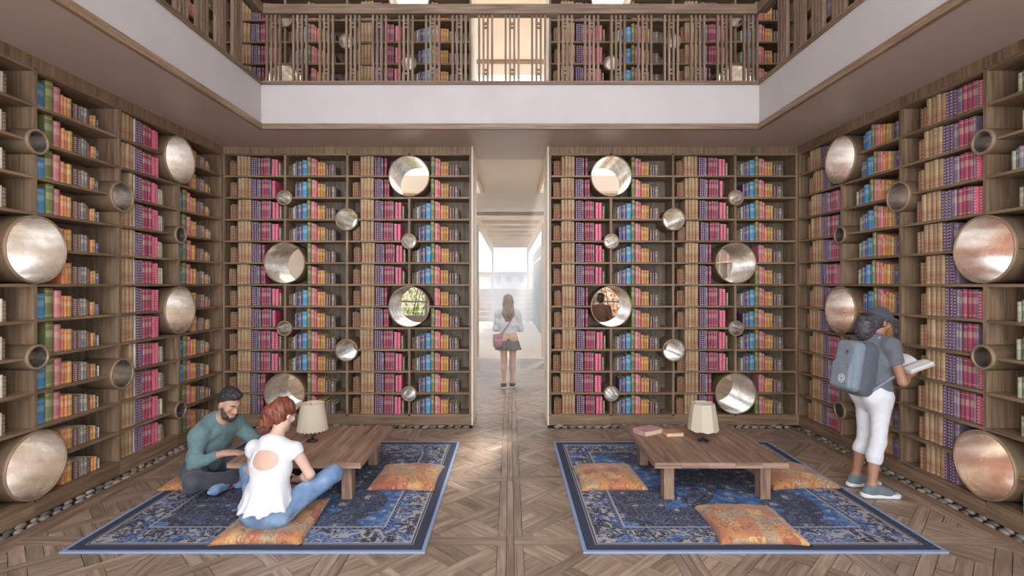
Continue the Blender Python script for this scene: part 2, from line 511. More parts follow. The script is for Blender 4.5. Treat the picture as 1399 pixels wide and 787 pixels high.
# key: (colour words, rgb, kind)
BT = {
 'tan':   ('tan leather book', srgb(142, 102, 70), 'bands'),
 'cream': ('tall parchment-coloured leather volume', srgb(176, 144, 104), 'bands'),
 'purple':('purple book with pale dotted spine', srgb(98, 68, 98), 'dots'),
 'lav':   ('greyish lavender book', srgb(136, 116, 134), 'title'),
 'mag':   ('magenta book with gilt lines', srgb(160, 50, 84), 'title'),
 'pink':  ('bright pink book with pale dots', srgb(212, 48, 92), 'dots'),
 'sage':  ('small sage green book', srgb(158, 152, 122), 'title'),
 'umber': ('small umber book', srgb(98, 78, 66), 'bands'),
 'teal':  ('thin teal book', srgb(70, 122, 112), 'title'),
 'ivory': ('thin ivory book', srgb(206, 200, 178), 'title'),
 'navy':  ('small navy book', srgb(62, 78, 130), 'title'),
 'blue':  ('bright sky blue hardback', srgb(48, 140, 190), 'title'),
 'green': ('tall olive green hardback', srgb(120, 126, 70), 'title'),
 'rose':  ('rose coloured hardback', srgb(202, 112, 116), 'title'),
 'orange':('orange hardback', srgb(212, 120, 48), 'title'),
 'gold':  ('mustard yellow hardback', srgb(188, 138, 44), 'title'),
 'brown': ('dark brown book with dotted spine', srgb(104, 66, 56), 'dots'),
 'grey':  ('grey cloth book', srgb(134, 128, 122), 'title'),
}
G = None
# sequences: (type, width, height) or ('gap', width)
SEQ = {
 'A':  [('gap', .045), ('tan', .024, .185), ('tan', .026, .193), ('tan', .027, .19), ('umber', .022, .18), ('gap', .006),
        ('cream', .044, .248), ('cream', .045, .25), ('cream', .045, .249), ('cream', .045, .247), ('gap', .012),
        ('purple', .029, .236), ('purple', .028, .238), ('purple', .027, .235), ('lav', .028, .228), ('gap', .012),
        ('mag', .033, .23), ('mag', .034, .232), ('mag', .033, .23), ('lav', .026, .228), ('gap', .012),
        ('pink', .046, .214), ('pink', .044, .212), ('gap', .008), ('sage', .024, .165)],
 'B':  [('gap', .012), ('umber', .022, .135), ('umber', .028, .145), ('teal', .016, .15), ('ivory', .018, .155), ('purple', .034, .172),
        ('navy', .02, .176), ('lav', .034, .182), ('gap', .008), ('blue', .066, .2), ('gap', .003), ('green', .048, .242), ('gap', .004), ('rose', .048, .224), ('rose', .026, .21),
        ('gap', .006), ('orange', .04, .176), ('gold', .034, .176), ('gold', .034, .172), ('gap', .006), ('brown', .038, .142), ('brown', .03, .138), ('gap', .004), ('grey', .04, .14), ('umber', .024, .12)],
 'AL': [('gap', .012), ('cream', .05, .248), ('cream', .05, .25), ('cream', .05, .249), ('cream', .05, .247), ('gap', .006), ('ivory', .018, .246),
        ('purple', .034, .24), ('purple', .034, .236), ('purple', .032, .236), ('gap', .004), ('mag', .044, .226), ('mag', .044, .228), ('mag', .044, .226), ('gap', .004),
        ('pink', .046, .214), ('pink', .046, .212), ('gap', .004), ('sage', .036, .168), ('ivory', .026, .166), ('umber', .028, .15)],
 'BL': [('gap', .006), ('grey', .026, .176), ('blue', .088, .2), ('green', .074, .244), ('gap', .004), ('rose', .064, .222),
        ('gap', .004), ('orange', .032, .18), ('orange', .026, .176), ('gold', .046, .176), ('gap', .012), ('brown', .046, .148), ('brown', .034, .142), ('grey', .03, .15), ('grey', .034, .146),
        ('umber', .022, .13), ('gap', .02), ('orange', .026, .112), ('gold', .026, .116), ('navy', .022, .09), ('ivory', .012, .092)],
 'AR': [('gap', .13), ('tan', .034, .185), ('tan', .034, .19), ('cream', .05, .246), ('cream', .05, .25), ('cream', .05, .249), ('cream', .05, .247), ('gap', .004),
        ('purple', .036, .238), ('purple', .034, .236), ('purple', .034, .236), ('lav', .026, .23), ('lav', .026, .228), ('gap', .004),
        ('mag', .042, .23), ('mag', .042, .232), ('mag', .04, .23), ('lav', .02, .23), ('gap', .003), ('pink', .048, .216), ('pink', .046, .214)],
 'BR': [('gap', .17), ('sage', .03, .15), ('teal', .02, .16), ('lav', .036, .172), ('navy', .03, .176), ('gap', .003), ('blue', .062, .2), ('blue', .032, .196), ('green', .042, .242),
        ('gap', .004), ('rose', .05, .226), ('rose', .034, .214), ('orange', .03, .178), ('orange', .03, .2), ('gold', .05, .19), ('gold', .036, .176), ('brown', .04, .17), ('navy', .028, .17), ('lav', .036, .174), ('grey', .03, .16)],
}
TUBE_R = {'big': 0.262, 'med': 0.143, 'small': 0.098}
COLS = {'S': {2: 'small', 5: 'big', 8: 'small', 11: 'big'}, 'Mc': {3: 'med', 9: 'med'}, 'Bc': {1: 'big', 4: 'small', 7: 'big', 11: 'small'}}

def bookcase(key, name, label, origin, rz, bay, n, lines, tubes, seqs, base_z, top_z, setback, jitter_seed, tube_labels=None, plinth=True):
    """Local frame: x to the right as one faces the case, y into the wall, z up. tubes: {col: {line: size}}"""
    rnd = random.Random(jitter_seed)
    root = empty(name, origin, rz)
    tag(root, label, 'bookcase')
    W = bay * n; ts, td = 0.022, 0.028
    zl = dict(lines)              # line index -> z
    ks = sorted(zl)
    tl = [(c, k, TUBE_R[s]) for c, d in tubes.items() for k, s in d.items() if k in zl]
    rad = {(c, k): r for c, k, r in tl}
    # shelves, one board for each bay
    for k in ks:
        for b in range(n):
            x0, x1 = b * bay + td / 2, (b + 1) * bay - td / 2
            if (b, k) in rad: x0 = b * bay + rad[(b, k)] + 0.001
            if (b + 1, k) in rad: x1 = (b + 1) * bay - rad[(b + 1, k)] - 0.001
            board('shelf', x0, x1, 0.0, DEPTH, zl[k] - ts / 2, zl[k] + ts / 2, M['case'], root)
    # upright dividers, broken where a tube passes
    for c in range(n + 1):
        cuts = sorted([(zl[k] - r - 0.001, zl[k] + r + 0.001) for (cc, k), r in rad.items() if cc == c])
        z = base_z if c in (0, n) else zl[ks[-1]] + ts / 2
        z = zl[ks[-1]] + ts / 2
        zt = zl[ks[0]] + 0.0
        segs, lo = [], z
        for a, b2 in cuts:
            if a - lo > 0.06: segs.append((lo, a))
            lo = b2
        if zt - lo > 0.06: segs.append((lo, zt))
        x0, x1 = c * bay - td / 2, c * bay + td / 2
        if c == 0: x0, x1 = 0.0, td
        if c == n: x0, x1 = W - td, W
        for a, b2 in segs:
            board('upright', x0, x1, 0.0, DEPTH - 0.001, a, b2, M['case'], root, 2)
    # cornice boards and plinth
    for b in range(n):
        board('cornice', b * bay + 0.0006, (b + 1) * bay - 0.0006, 0.0, DEPTH, zl[ks[0]] + ts / 2 + 0.0005, top_z - 0.0005, M['case'], root, 2)
        if plinth: board('plinth', b * bay + 0.0006, (b + 1) * bay - 0.0006, 0.006, DEPTH, base_z, zl[ks[-1]] - ts / 2 - 0.0005, M['case'], root, 0)
    holes = [(c * bay, zl[k] - base_z, r + 0.0015) for c, k, r in tl]
    hp = holed_panel('back_panel', W, top_z - base_z, holes, M['case_back'], 0.01)
    link('back_panel', hp, root, (0, DEPTH + 0.006, base_z))
    hp = holed_panel('rear_panel', W, top_z - base_z, holes, M['plaster'], 0.01)
    link('rear_panel', hp, root, (0, 0.66, base_z))
    # books row by row
    mat = Matrix.Translation(origin) @ Matrix.Rotation(rz, 4, 'Z')
    for ri in range(len(ks) - 1):
        kt, kb = ks[ri], ks[ri + 1]
        zb = zl[kb] + ts / 2; clear = zl[kt] - ts / 2 - zb
        for b in range(n):
            x = b * bay + td / 2 + 0.003
            for it in SEQ[seqs[b]]:
                if it[0] == 'gap': x += it[1] * (0.8 + 0.5 * rnd.random()); continue
                typ, w, h = it
                w *= bay / 0.83 if seqs[b] in ('A', 'B') else 1.0
                h = min(h * (0.985 + 0.03 * rnd.random()), clear - 0.0035)
                words, rgb, kind = BT[typ]
                x0, x1 = x, x + w - 0.0016
                x += w
                if x1 > (b + 1) * bay - td / 2 - 0.002: break
                ok = True
                for c, k, r in tl:          # lower copies stand under a small tube
                    if k == kt and r < 0.15:
                        cxx = c * bay; dx = 0.0 if x0 <= cxx <= x1 else min(abs(x0 - cxx), abs(x1 - cxx))
                        if dx < r + 0.005:
                            room = zl[k] - math.sqrt(max(0, (r + 0.005) ** 2 - dx * dx)) - zb - 0.002
                            if 0.1 < room < h: h = room
                for c, k, r in tl:
                    cxx = c * bay
                    dx = 0.0 if x0 <= cxx <= x1 else min(abs(x0 - cxx), abs(x1 - cxx))
                    if k == kb and dx < r + 0.005: ok = False
                    if k == kt and dx < r + 0.005:
                        if zb + h > zl[k] - math.sqrt(max(0, (r + 0.004) ** 2 - dx * dx)): ok = False
                    if abs(k - (kt + kb) / 2) > 0.6: continue
                if not ok or h > clear - 0.003: continue
                d = (0.155 + 0.06 * (h / 0.25))
                y0 = setback + rnd.random() * 0.012 + (0.25 - h) * 0.06
                f = 0.86 + 0.28 * rnd.random()
                col = tuple(min(1, cc * f) for cc in rgb)
                BOOKS.append(dict(m=mat @ Matrix.Translation((x0, y0, zb + 0.0006)), w=x1 - x0, d=d, h=h, rgb=col, kind=kind, typ=typ, wall=key, row=len(ks) - 1 - ri))
    # tubes
    for c, k, r in tl:
        size = {v: s for s, v in TUBE_R.items()}[r]
        t = empty('viewing_tube', mat @ Vector((c * bay, 0, zl[k])), rz)
        th = {'big': 0.011, 'med': 0.015, 'small': 0.018}[size]
        for nm, me in tube_meshes(size, r - 0.0008, th).items(): link(nm, me, t)
        nth = len(ks) - 1 - ks.index(k)
        TUBES.append((t, key, size, c, k))
    return root

_tube = {}
def tube_meshes(size, r, th):
    if size in _tube: return _tube[size]
    p = {'big': -0.022, 'med': -0.03, 'small': -0.026}[size]
    L1 = 0.668
    d = {}
    d['barrel'] = revolve('barrel', [(r, p + 0.012), (r, L1)], M['barrel'], 56)
    d['lining'] = revolve('lining', [(r - th, p + 0.006), (r - th, L1)], M['lining'], 56)
    d['rim'] = revolve('rim', [(r - th - 0.0005, p + 0.014), (r - th - 0.0005, p + 0.002), (r - th + 0.003, p), (r - 0.002, p), (r + 0.0004, p + 0.003), (r + 0.0004, p + 0.02)], M['rimwood'], 56)
    d['rear_rim'] = revolve('rear_rim', [(r - th - 0.0005, L1 - 0.004), (r - th, L1 + 0.004), (r, L1 + 0.004), (r + 0.0003, L1 - 0.004)], M['rimwood'], 56)
    _tube[size] = d
    return d
M['rimwood'] = plain('bronze_rim', srgb(158, 134, 108), 0.45, 0.2, noise=0.12)
TUBES = []
low = [(k, 3.45 - PITCH * k) for k in range(13)]
upp = [(j, 5.436 - (j - 1) * PITCH) for j in range(-2, 6)] + [(6, 4.0515)]
BB = (XW - DOOR) / 4
BS = 0.857
bookcase('backleft', 'bookcase', 'tall wooden bookcase behind the seated pair, reaching the doorway', (-XW, YB, 0), 0, BB, 4, low,
         {1: COLS['S'], 2: COLS['Mc'], 3: COLS['Bc']}, ['A', 'B', 'A', 'B'], 0.0, ZS, 0.03, 11)
bookcase('backright', 'bookcase', 'tall wooden bookcase behind the unoccupied table, reaching the doorway', (DOOR, YB, 0), 0, BB, 4, low,
         {1: COLS['Bc'], 2: COLS['Mc'], 3: COLS['S']}, ['A', 'B', 'A', 'B'], 0.0, ZS, 0.03, 12)
bookcase('left', 'bookcase', 'long wooden side bookcase next to the bearded man', (-XW, YB - 5 * BS, 0), PI / 2, BS, 5, low,
         {2: COLS['S'], 3: COLS['Mc'], 4: COLS['Bc']}, ['BL', 'AL', 'BL', 'AL', 'BL'], 0.0, ZS, 0.04, 13)
bookcase('right', 'bookcase', 'long wooden side bookcase faced by the woman with a backpack', (XW, YB, 0), -PI / 2, BS, 5, low,
         {1: COLS['Bc'], 2: COLS['Mc'], 3: COLS['S']}, ['AR', 'BR', 'AR', 'BR', 'AR'], 0.0, ZS, 0.04, 14)
UM = {3: 'small'}
bookcase('upleft', 'bookcase', 'upstairs wooden bookcase behind the balcony railing, above the seated pair', (-XW, YB, 0), 0, BB, 4, upp,
         {1: COLS['S'], 2: UM, 3: COLS['Bc']}, ['A', 'B', 'A', 'B'], ZF, 6.35, 0.03, 21, plinth=False)
bookcase('upright', 'bookcase', 'upstairs wooden bookcase behind the balcony railing, above the unoccupied table', (DOOR, YB, 0), 0, BB, 4, upp,
         {1: COLS['Bc'], 2: UM, 3: COLS['S']}, ['A', 'B', 'A', 'B'], ZF, 6.35, 0.03, 22, plinth=False)
bookcase('upsideleft', 'bookcase', 'upstairs wooden side bookcase above the bearded man', (-XW, YB - 4 * BS, 0), PI / 2, BS, 4, upp,
         {}, ['AL', 'BL', 'AL', 'BL'], ZF, 6.35, 0.04, 23, plinth=False)
bookcase('upsideright', 'bookcase', 'upstairs wooden side bookcase above the woman with a backpack', (XW, YB, 0), -PI / 2, BS, 4, upp,
         {}, ['AR', 'BR', 'AR', 'BR'], ZF, 6.35, 0.04, 24, plinth=False)
ORD = ['', 'lowest', 'second', 'third', 'fourth', 'fifth', 'sixth', 'seventh', 'eighth', 'ninth', 'tenth', 'eleventh', 'topmost']
WHERE = {'backleft': 'bookcase behind the seated pair', 'backright': 'bookcase behind the unoccupied table',
         'left': 'side bookcase by bearded man', 'right': 'side bookcase by backpack woman',
         'upleft': 'upstairs bookcase above seated pair', 'upright': 'upstairs bookcase above unoccupied table'}
SZ = {'big': 'large metal-lined tube', 'med': 'medium round tube', 'small': 'small round tube'}
for t, key, size, c, k in TUBES:
    nth = 12 - k if key in ('backleft', 'backright', 'left', 'right') else None
    if nth is not None:
        up = ORD[nth + 1] if nth + 1 < 12 else 'topmost'
        lab = '%s level with the %s shelf of %s' % (SZ[size], up, WHERE[key])
    else:
        lab = '%s %s in %s' % (SZ[size], {1: 'high', 2: 'above the handrail centre', 3: 'midway', 4: 'low', 5: 'near the floor'}.get(k, 'set'), WHERE[key])
        if k == 2: lab = '%s below handrail height in %s' % (SZ[size], WHERE[key])
    tag(t, lab, 'tube', 'round tubes set through the bookcases')

# the 300 books that show largest become things, the others one object
def book_px(b):
    c = b['m'] @ Vector((b['w'] / 2, 0, b['h'] / 2))
    a = b['m'] @ Vector((0, 0, 0)); e = b['m'] @ Vector((b['w'], 0, 0))
    px = proj(c)
    if not (6 < px[0] < 1393 and 6 < px[1] < 781) or c[2] > 3.5 or c[1] < 2: return 0
    for x0, y0, x1, y1 in ((250, 520, 345, 670), (330, 548, 460, 720), (1140, 415, 1270, 680)):
        if x0 < px[0] < x1 and y0 < px[1] < y1: return 0
    return abs(proj(e)[0] - proj(a)[0]) * b['h'] * F / c[1]
for b in BOOKS: b['px'] = book_px(b)
order = sorted(range(len(BOOKS)), key=lambda i: -BOOKS[i]['px'])
single = set(order[:300])
acc = dict(vs=[], fs=[], uv=[], mi=[], col=[])
def make_book_mesh(name, geo, rgb, kind):
    vs, fs, uv, mi = geo
    me = mesh_from(name, vs, fs, [BK[kind], M['pages']])
    me.polygons.foreach_set('material_index', mi)
    u = me.uv_layers.new(name='UVMap'); u.data.foreach_set('uv', [c for q in uv for p in q for c in p])
    a = me.attributes.new('hue', 'FLOAT_COLOR', 'POINT')
    a.data.foreach_set('color', [*rgb, 1.0] * len(vs))
    return me
for i, b in enumerate(BOOKS):
    geo = book_geo(b['w'], b['d'], b['h'])
    if i in single:
        me = make_book_mesh('book', geo, b['rgb'], b['kind'])
        o = link('book', me); o.matrix_world = b['m']
        tag(o, '%s on the %s shelf up, %s' % (BT[b['typ']][0], ORD[b['row']], WHERE[b['wall']]), 'book', 'books in the ' + WHERE[b['wall']])
    else:
        vs, fs, uv, mi = geo
        o0 = len(acc['vs'])
        acc['vs'] += [b['m'] @ Vector(v) for v in vs]
        acc['fs'] += [tuple(q + o0 for q in f) for f in fs]
        acc['uv'] += [c for q in uv for p in q for c in p]
        acc['mi'] += [3 if m else BSLOT[b['kind']] for m in mi]
        acc['col'] += [*b['rgb'], 1.0] * len(vs)
me = mesh_from('shelved_books', acc['vs'], acc['fs'], [BK['bands'], BK['dots'], BK['title'], M['pages']])
me.polygons.foreach_set('material_index', acc['mi'])
u = me.uv_layers.new(name='UVMap'); u.data.foreach_set('uv', acc['uv'])
a = me.attributes.new('hue', 'FLOAT_COLOR', 'POINT'); a.data.foreach_set('color', acc['col'])
tag(link('shelved_books', me), 'many smaller books filling the remaining shelves on both floors', 'books', kind='stuff')

# jamb boards of the doorway, below and above
n = 1
for s in (-1, 1):
    for z0, z1 in ((0.0, ZS), (ZF, 6.35)):
        x0, x1 = sorted((s * (DOOR - 0.022), s * (DOOR - 0.0005)))
        struct('door_jamb_%d' % n, x0, x1, YB - 0.01, YR + 0.005, z0, z1, M['pale']); n += 1
struct('door_lintel_1', -XW - 0.7, XW + 0.7, YB, YR, 6.352, ZROOF, M['plaster'])
for s, side in ((-1, 'left'), (1, 'right')):
    x0, x1 = sorted((s * (XW + 0.0), s * (XW + 0.72)))
    struct('wall_upper_' + side, x0, x1, YFRONT, YB, 6.352, ZROOF, M['plaster'])
    struct('wall_upper_front_' + side, x0, x1, YFRONT, YB - 4 * BS - 0.002, ZF, 6.35, M['plaster'])
    # corner blocks between side and back wall
    x0, x1 = sorted((s * (XW + 0.001), s * (XW + 0.72)))
    struct('wall_corner_' + side, x0, x1, YB + 0.002, YR, 0, ZS, M['plaster'])
    struct('wall_corner_upper_' + side, x0, x1, YB + 0.002, YR, ZF, 6.35, M['plaster'])

# ------------------------------------------------------------------ railings
def railing(label, origin, rz, length, groups):
    root = empty('balcony_railing', origin, rz); tag(root, label, 'railing')
    z0, zt = ZF + 0.018, 4.93
    board('handrail', 0, length, -0.03, 0.075, zt - 0.105, zt, M['rail'], root)
    board('bottom_rail', 0, length, -0.012, 0.058, z0 + 0.0005, z0 + 0.02, M['rail'], root)
    for gx in groups:
        for i, o in enumerate((-0.075, -0.026, 0.022, 0.071)):
            board('baluster', gx + o - 0.0115, gx + o + 0.0115, 0.004, 0.038, z0 + 0.0205, zt - 0.1055, M['rail'], root, 2)
        for zz in (z0 + 0.1, z0 + 0.145, zt - 0.25, zt - 0.205):
            board('spacer', gx - 0.0143, gx + 0.0103, 0.008, 0.034, zz, zz + 0.02, M['rail'], root, 0)
GP = 0.2985
gs = [XR + 0.024 + (i) * GP for i in range(-9, 10)]
railing('slatted wooden balcony railing running across in front of the upstairs doorway', (-XR, YRAIL, 0), 0, 2 * XR, gs)
sidelen = YRAIL - 1.2
gg = [0.18 + i * GP for i in range(int((sidelen - 0.2) / GP))]
railing('slatted wooden balcony railing along the side above the bearded man', (-XR, 1.2, 0), PI / 2, sidelen - 0.032, gg)
railing('slatted wooden balcony railing along the side above the backpack woman', (XR, YRAIL - 0.032, 0), -PI / 2, sidelen - 0.032, [sidelen - 0.032 - g for g in gg])
# ------------------------------------------------------------------ pebble channel along the bookcases
def pebble_mesh(seed):
    r = random.Random(seed)
    bm = bmesh.new(); bmesh.ops.create_icosphere(bm, subdivisions=2, radius=1.0)
    ax = [(r.uniform(-1, 1), r.uniform(-1, 1), r.uniform(-1, 1)) for _ in range(4)]
    sx, sy, sz = r.uniform(.038, .05), r.uniform(.024, .03), r.uniform(.016, .022)
    for v in bm.verts:
        k = 1 + sum(0.09 * math.sin(2.2 * v.co.dot(Vector(a)) + i) for i, a in enumerate(ax))
        v.co = Vector((v.co.x * sx * k, v.co.y * sy * k, v.co.z * sz * k))
    me = bpy.data.meshes.new('pebble'); bm.to_mesh(me); bm.free()
    me.polygons.foreach_set('use_smooth', [True] * len(me.polygons))
    zmin = min(v.co.z for v in me.vertices)
    return me, -zmin
m, nt, b = new_mat('pebble_stone')
oi = N(nt, 'ShaderNodeObjectInfo'); tc = N(nt, 'ShaderNodeTexCoord')
nz = N(nt, 'ShaderNodeTexNoise'); nz.inputs['Scale'].default_value = 40; L(nt, tc.outputs['Object'], nz.inputs['Vector'])
c = ramp_n(nt, oi.outputs['Random'], [(0.0, srgb(92, 86, 82)), (0.5, srgb(136, 126, 116)), (1.0, srgb(172, 160, 148))])
L(nt, mix_n(nt, math_n(nt, 'MULTIPLY', nz.outputs[0], 0.35), c, srgb(70, 64, 60)), b.inputs['Base Color'])
b.inputs['Roughness'].default_value = 0.55
M['pebble'] = m
PM = [pebble_mesh(i) for i in range(7)]
for me, _ in PM: me.materials.append(m)
prn = random.Random(5)
def pebbles(x0, x1, y0, y1, along, where, short):
    """Two staggered rows in a channel."""
    Lg = (y1 - y0) if along == 'Y' else (x1 - x0)
    for row in range(2):
        t = prn.random() * 0.05
        while t < Lg - 0.05:
            me, zo = PM[prn.randrange(7)]
            step = 0.098 + prn.random() * 0.012
            a = (PI / 2 if along == 'Y' else 0) + prn.uniform(-.25, .25)
            off = 0.036 + row * 0.062 + prn.uniform(-.006, .006)
            p = (x0 + off, y0 + t + 0.05) if along == 'Y' else (x0 + t + 0.05, y0 + off)
            o = link('pebble', me, None, (p[0], p[1], zo - 0.0135 + row * 0.001), (0, 0, a))
            s = prn.uniform(.82, 1.0); o.scale = (s, s, s)
            o.location.z = zo * s - 0.0135
            tag(o, 'smooth grey pebble in the channel at the foot of ' + where, 'pebble', 'pebbles along ' + short)
            t += step
CH = 0.135
pebbles(-XW + 0.002, 0, 3.0, YB - 0.15, 'Y', 'the ' + WHERE['left'], 'the ' + WHERE['left'])
pebbles(XW - CH, 0, 3.0, YB - 0.15, 'Y', 'the ' + WHERE['right'], 'the ' + WHERE['right'])
pebbles(-XW + 0.14, -DOOR - 0.04, YB - CH, 0, 'X', 'the ' + WHERE['backleft'], 'the ' + WHERE['backleft'])
pebbles(DOOR + 0.04, XW - 0.14, YB - CH, 0, 'X', 'the ' + WHERE['backright'], 'the ' + WHERE['backright'])
for s, side in ((-1, 'left'), (1, 'right')):
    x0, x1 = sorted((s * (XW - CH - 0.002), s * (XW - CH - 0.06)))
    tag(board('trim_' + ('7' if s < 0 else '8'), x0, x1, 0.15, YB - CH - 0.005, -0.013, 0.016, M['trim']), kind='structure')

# ------------------------------------------------------------------ the hall beyond the doorway and the garden
M['paving'] = plain('pale_paving', srgb(206, 186, 162), 0.8, noise=0.12, nscale=3)
M['steps'] = plain('step_stone', srgb(170, 152, 134), 0.8, noise=0.15, nscale=2)
M['terracotta'] = plain('terracotta', srgb(206, 156, 134), 0.8, noise=0.1, nscale=6)
M['mullion'] = plain('grey_mullion', srgb(150, 150, 150), 0.5, 0.2)
M['beam'] = wood('pale_beam_wood', srgb(196, 166, 134), srgb(218, 192, 162), srgb(234, 214, 188), rough=0.6)
m, nt, b = new_mat('clear_glass')
tr = N(nt, 'ShaderNodeBsdfTransparent'); tr.inputs[0].default_value = (0.93, 0.96, 0.97, 1)
gl = N(nt, 'ShaderNodeBsdfGlossy'); gl.inputs['Roughness'].default_value = 0.04
fr = N(nt, 'ShaderNodeFresnel'); fr.inputs[0].default_value = 1.35
mx = N(nt, 'ShaderNodeMixShader'); L(nt, fr.outputs[0], mx.inputs[0]); L(nt, tr.outputs[0], mx.inputs[1]); L(nt, gl.outputs[0], mx.inputs[2])
L(nt, mx.outputs[0], nt.nodes['Material Output'].inputs['Surface'])
M['glass'] = m

GY = 12.35
struct('ground', -30, 30, GY + 0.001, 60, -0.14, -0.02, M['paving'])
for s, side in ((-1, 'left'), (1, 'right')):
    x0, x1 = sorted((s * (XW + 0.72), s * 30))
    struct('ground_' + side, x0, x1, YFRONT, GY, -0.14, -0.02, M['paving'])
    x0, x1 = sorted((s * 6.4, s * 6.6))
    struct('tube_light_wall_' + side, x0, x1, YFRONT - 2, GY, -0.02, 3.0, M['white'] if s < 0 else M['terracotta'])  # unseen wall, added to dim and tint the light entering the side tubes
    x0, x1 = sorted((s * 4.1, s * 4.3))
    struct('wall_hall_' + side, x0, x1, YR, GY, 0, 3.55, M['pale'])
struct('ceiling_passage', -DOOR - 0.06, DOOR + 0.06, YR + 0.001, 9.65, ZS + 0.001, ZS + 0.3, M['pale'])
struct('ceiling_hall', -4.3, 4.3, 9.651, 12.5, ZS + 0.001, ZS + 0.3, M['pale'])
k = 9
for s in (-1, 1):
    x0, x1 = sorted((s * (DOOR + 0.005), s * (DOOR + 0.061)))
    struct('trim_%d' % k, x0, x1, YR + 0.006, 9.64, ZS - 0.04, ZS, M['beam']); k += 1
    x0, x1 = sorted((s * (DOOR + 0.005), s * 4.1))
    struct('trim_%d' % k, x0, x1, 9.641, 9.70, ZS - 0.04, ZS, M['beam']); k += 1
struct('trim_%d' % k, -4.1, 4.1, 12.44, 12.5, ZS - 0.08, ZS, M['trim']); k += 1
# upstairs clerestory wall seen through the upper doorway
struct('wall_clerestory', -4.3, 4.3, 9.70, 9.9, 5.76, ZROOF, M['pale'])
struct('trim_%d' % k, -4.3, 4.3, 9.66, 9.70, 5.97, 6.04, M['trim']); k += 1

struct('added_ceiling_upper_hall', -4.3, 4.3, YR + 0.001, 9.95, ZROOF, ZROOF + 0.2, M['pale'])  # slab added to cut the sky light on the clerestory wall
# glazed garden front, either side of the open middle
wn = 1
for s in (-1, 1):
    xa, xb = sorted((s * 0.95, s * 4.1))
    w = struct('wall_sill_' + ('left' if s < 0 else 'right'), xa, xb, GY - 0.1, GY, 0, 0.98, M['steps'])
    e = empty('window_%d' % wn, ((xa + xb) / 2, GY - 0.06, 0)); wn += 1
    e['kind'] = 'structure'
    hw = (xb - xa) / 2
    board('window_frame', -hw, hw, -0.03, 0.03, 0.9805, 1.05, M['mullion'], e)
    board('window_frame', -hw, hw, -0.03, 0.03, 3.48, ZS, M['mullion'], e)
    for i in range(4):
        x = -hw + 0.03 + i * (2 * hw - 0.06) / 3
        board('mullion', x - 0.03, x + 0.03, -0.03, 0.03, 1.0505, 3.4795, M['mullion'], e)
    for i in range(3):
        xl = -hw + 0.06 + i * (2 * hw - 0.06) / 3; xr = -hw + (i + 1) * (2 * hw - 0.06) / 3
        board('transom', xl, xr, -0.025, 0.025, 1.36, 1.40, M['mullion'], e)
        board('pane', xl, xr, -0.004, 0.004, 1.402, 3.478, M['glass'], e)
        board('pane', xl, xr, -0.004, 0.004, 1.052, 1.358, M['glass'], e)

# pergola along the garden path
pg = empty('pergola', (0, 12.6, 0)); tag(pg, 'pale timber pergola over the garden path beyond the doorway', 'pergola')
for s in (-1, 1): board('side_beam', s * 0.82 - 0.05, s * 0.82 + 0.05, 0.05, 11.5, 3.28, 3.46, M['beam'], pg)
for i in range(9): board('cross_beam', -0.95, 0.95, 0.2 + i * 1.32, 0.32 + i * 1.32, 3.461, 3.56, M['beam'], pg)
for s in (-1, 1):
    for yy in (0.15, 11.4): board('post', s * 0.82 - 0.045, s * 0.82 + 0.045, yy - 0.045, yy + 0.045, -0.02, 3.2795, M['beam'], pg)
board('roof_panel', -0.95, 0.95, 0.05, 11.6, 3.561, 3.6, M['pale'], pg)
# glass screen wall at the right of the path
gs_ = empty('glass_screen', (1.10, 13.2, 0)); tag(gs_, 'grey framed glass screen wall along the garden path', 'glass wall')
for i in range(10): board('mullion', -0.04, 0.04, i * 1.2 - 0.04, i * 1.2 + 0.04, -0.02, 3.2, M['mullion'], gs_)
for i in range(9):
    board('rail', -0.03, 0.03, i * 1.2 + 0.0405, (i + 1) * 1.2 - 0.0405, 2.70, 2.78, M['white'], gs_)
    board('pane', -0.004, 0.004, i * 1.2 + 0.0405, (i + 1) * 1.2 - 0.0405, 0.0, 2.6995, M['glass'], gs_)
    board('pane', -0.004, 0.004, i * 1.2 + 0.0405, (i + 1) * 1.2 - 0.0405, 2.7805, 3.2, M['glass'], gs_)
# terraced steps and low white building at the end of the path
st = empty('garden_steps', (0, 25, 0)); tag(st, 'wide stone steps at the far end of the garden path', 'steps')
for i in range(7): board('step', -6, 6, i * 0.55, 4.6, -0.02 + i * 0.22 + (0.0005 if i else 0), 0.2 + i * 0.22, M['steps'], st)
bd = empty('pavilion', (0, 32, 0)); tag(bd, 'low white pavilion beyond the stone steps', 'building')
board('wall', -8, 8, 0, 3, -0.02, 2.4, M['white'], bd)
for i, x in enumerate((-0.75, -0.1, 0.7)): board('window', x - 0.16, x + 0.16, -0.06, 0.0, 1.95, 2.3, M['mullion'], bd)
board('roof', -8.2, 8.2, -0.3, 3.2, 2.401, 2.55, M['steps'], bd)
pl = empty('planter', (-1.75, 17.5, -0.02)); tag(pl, 'terracotta block planter beside the garden path', 'planter')
board('body', -0.9, 0.55, -0.5, 0.5, 0, 0.78, M['terracotta'], pl)
board('soil', -0.85, 0.5, -0.45, 0.45, 0.7805, 0.80, M['subfloor'], pl)

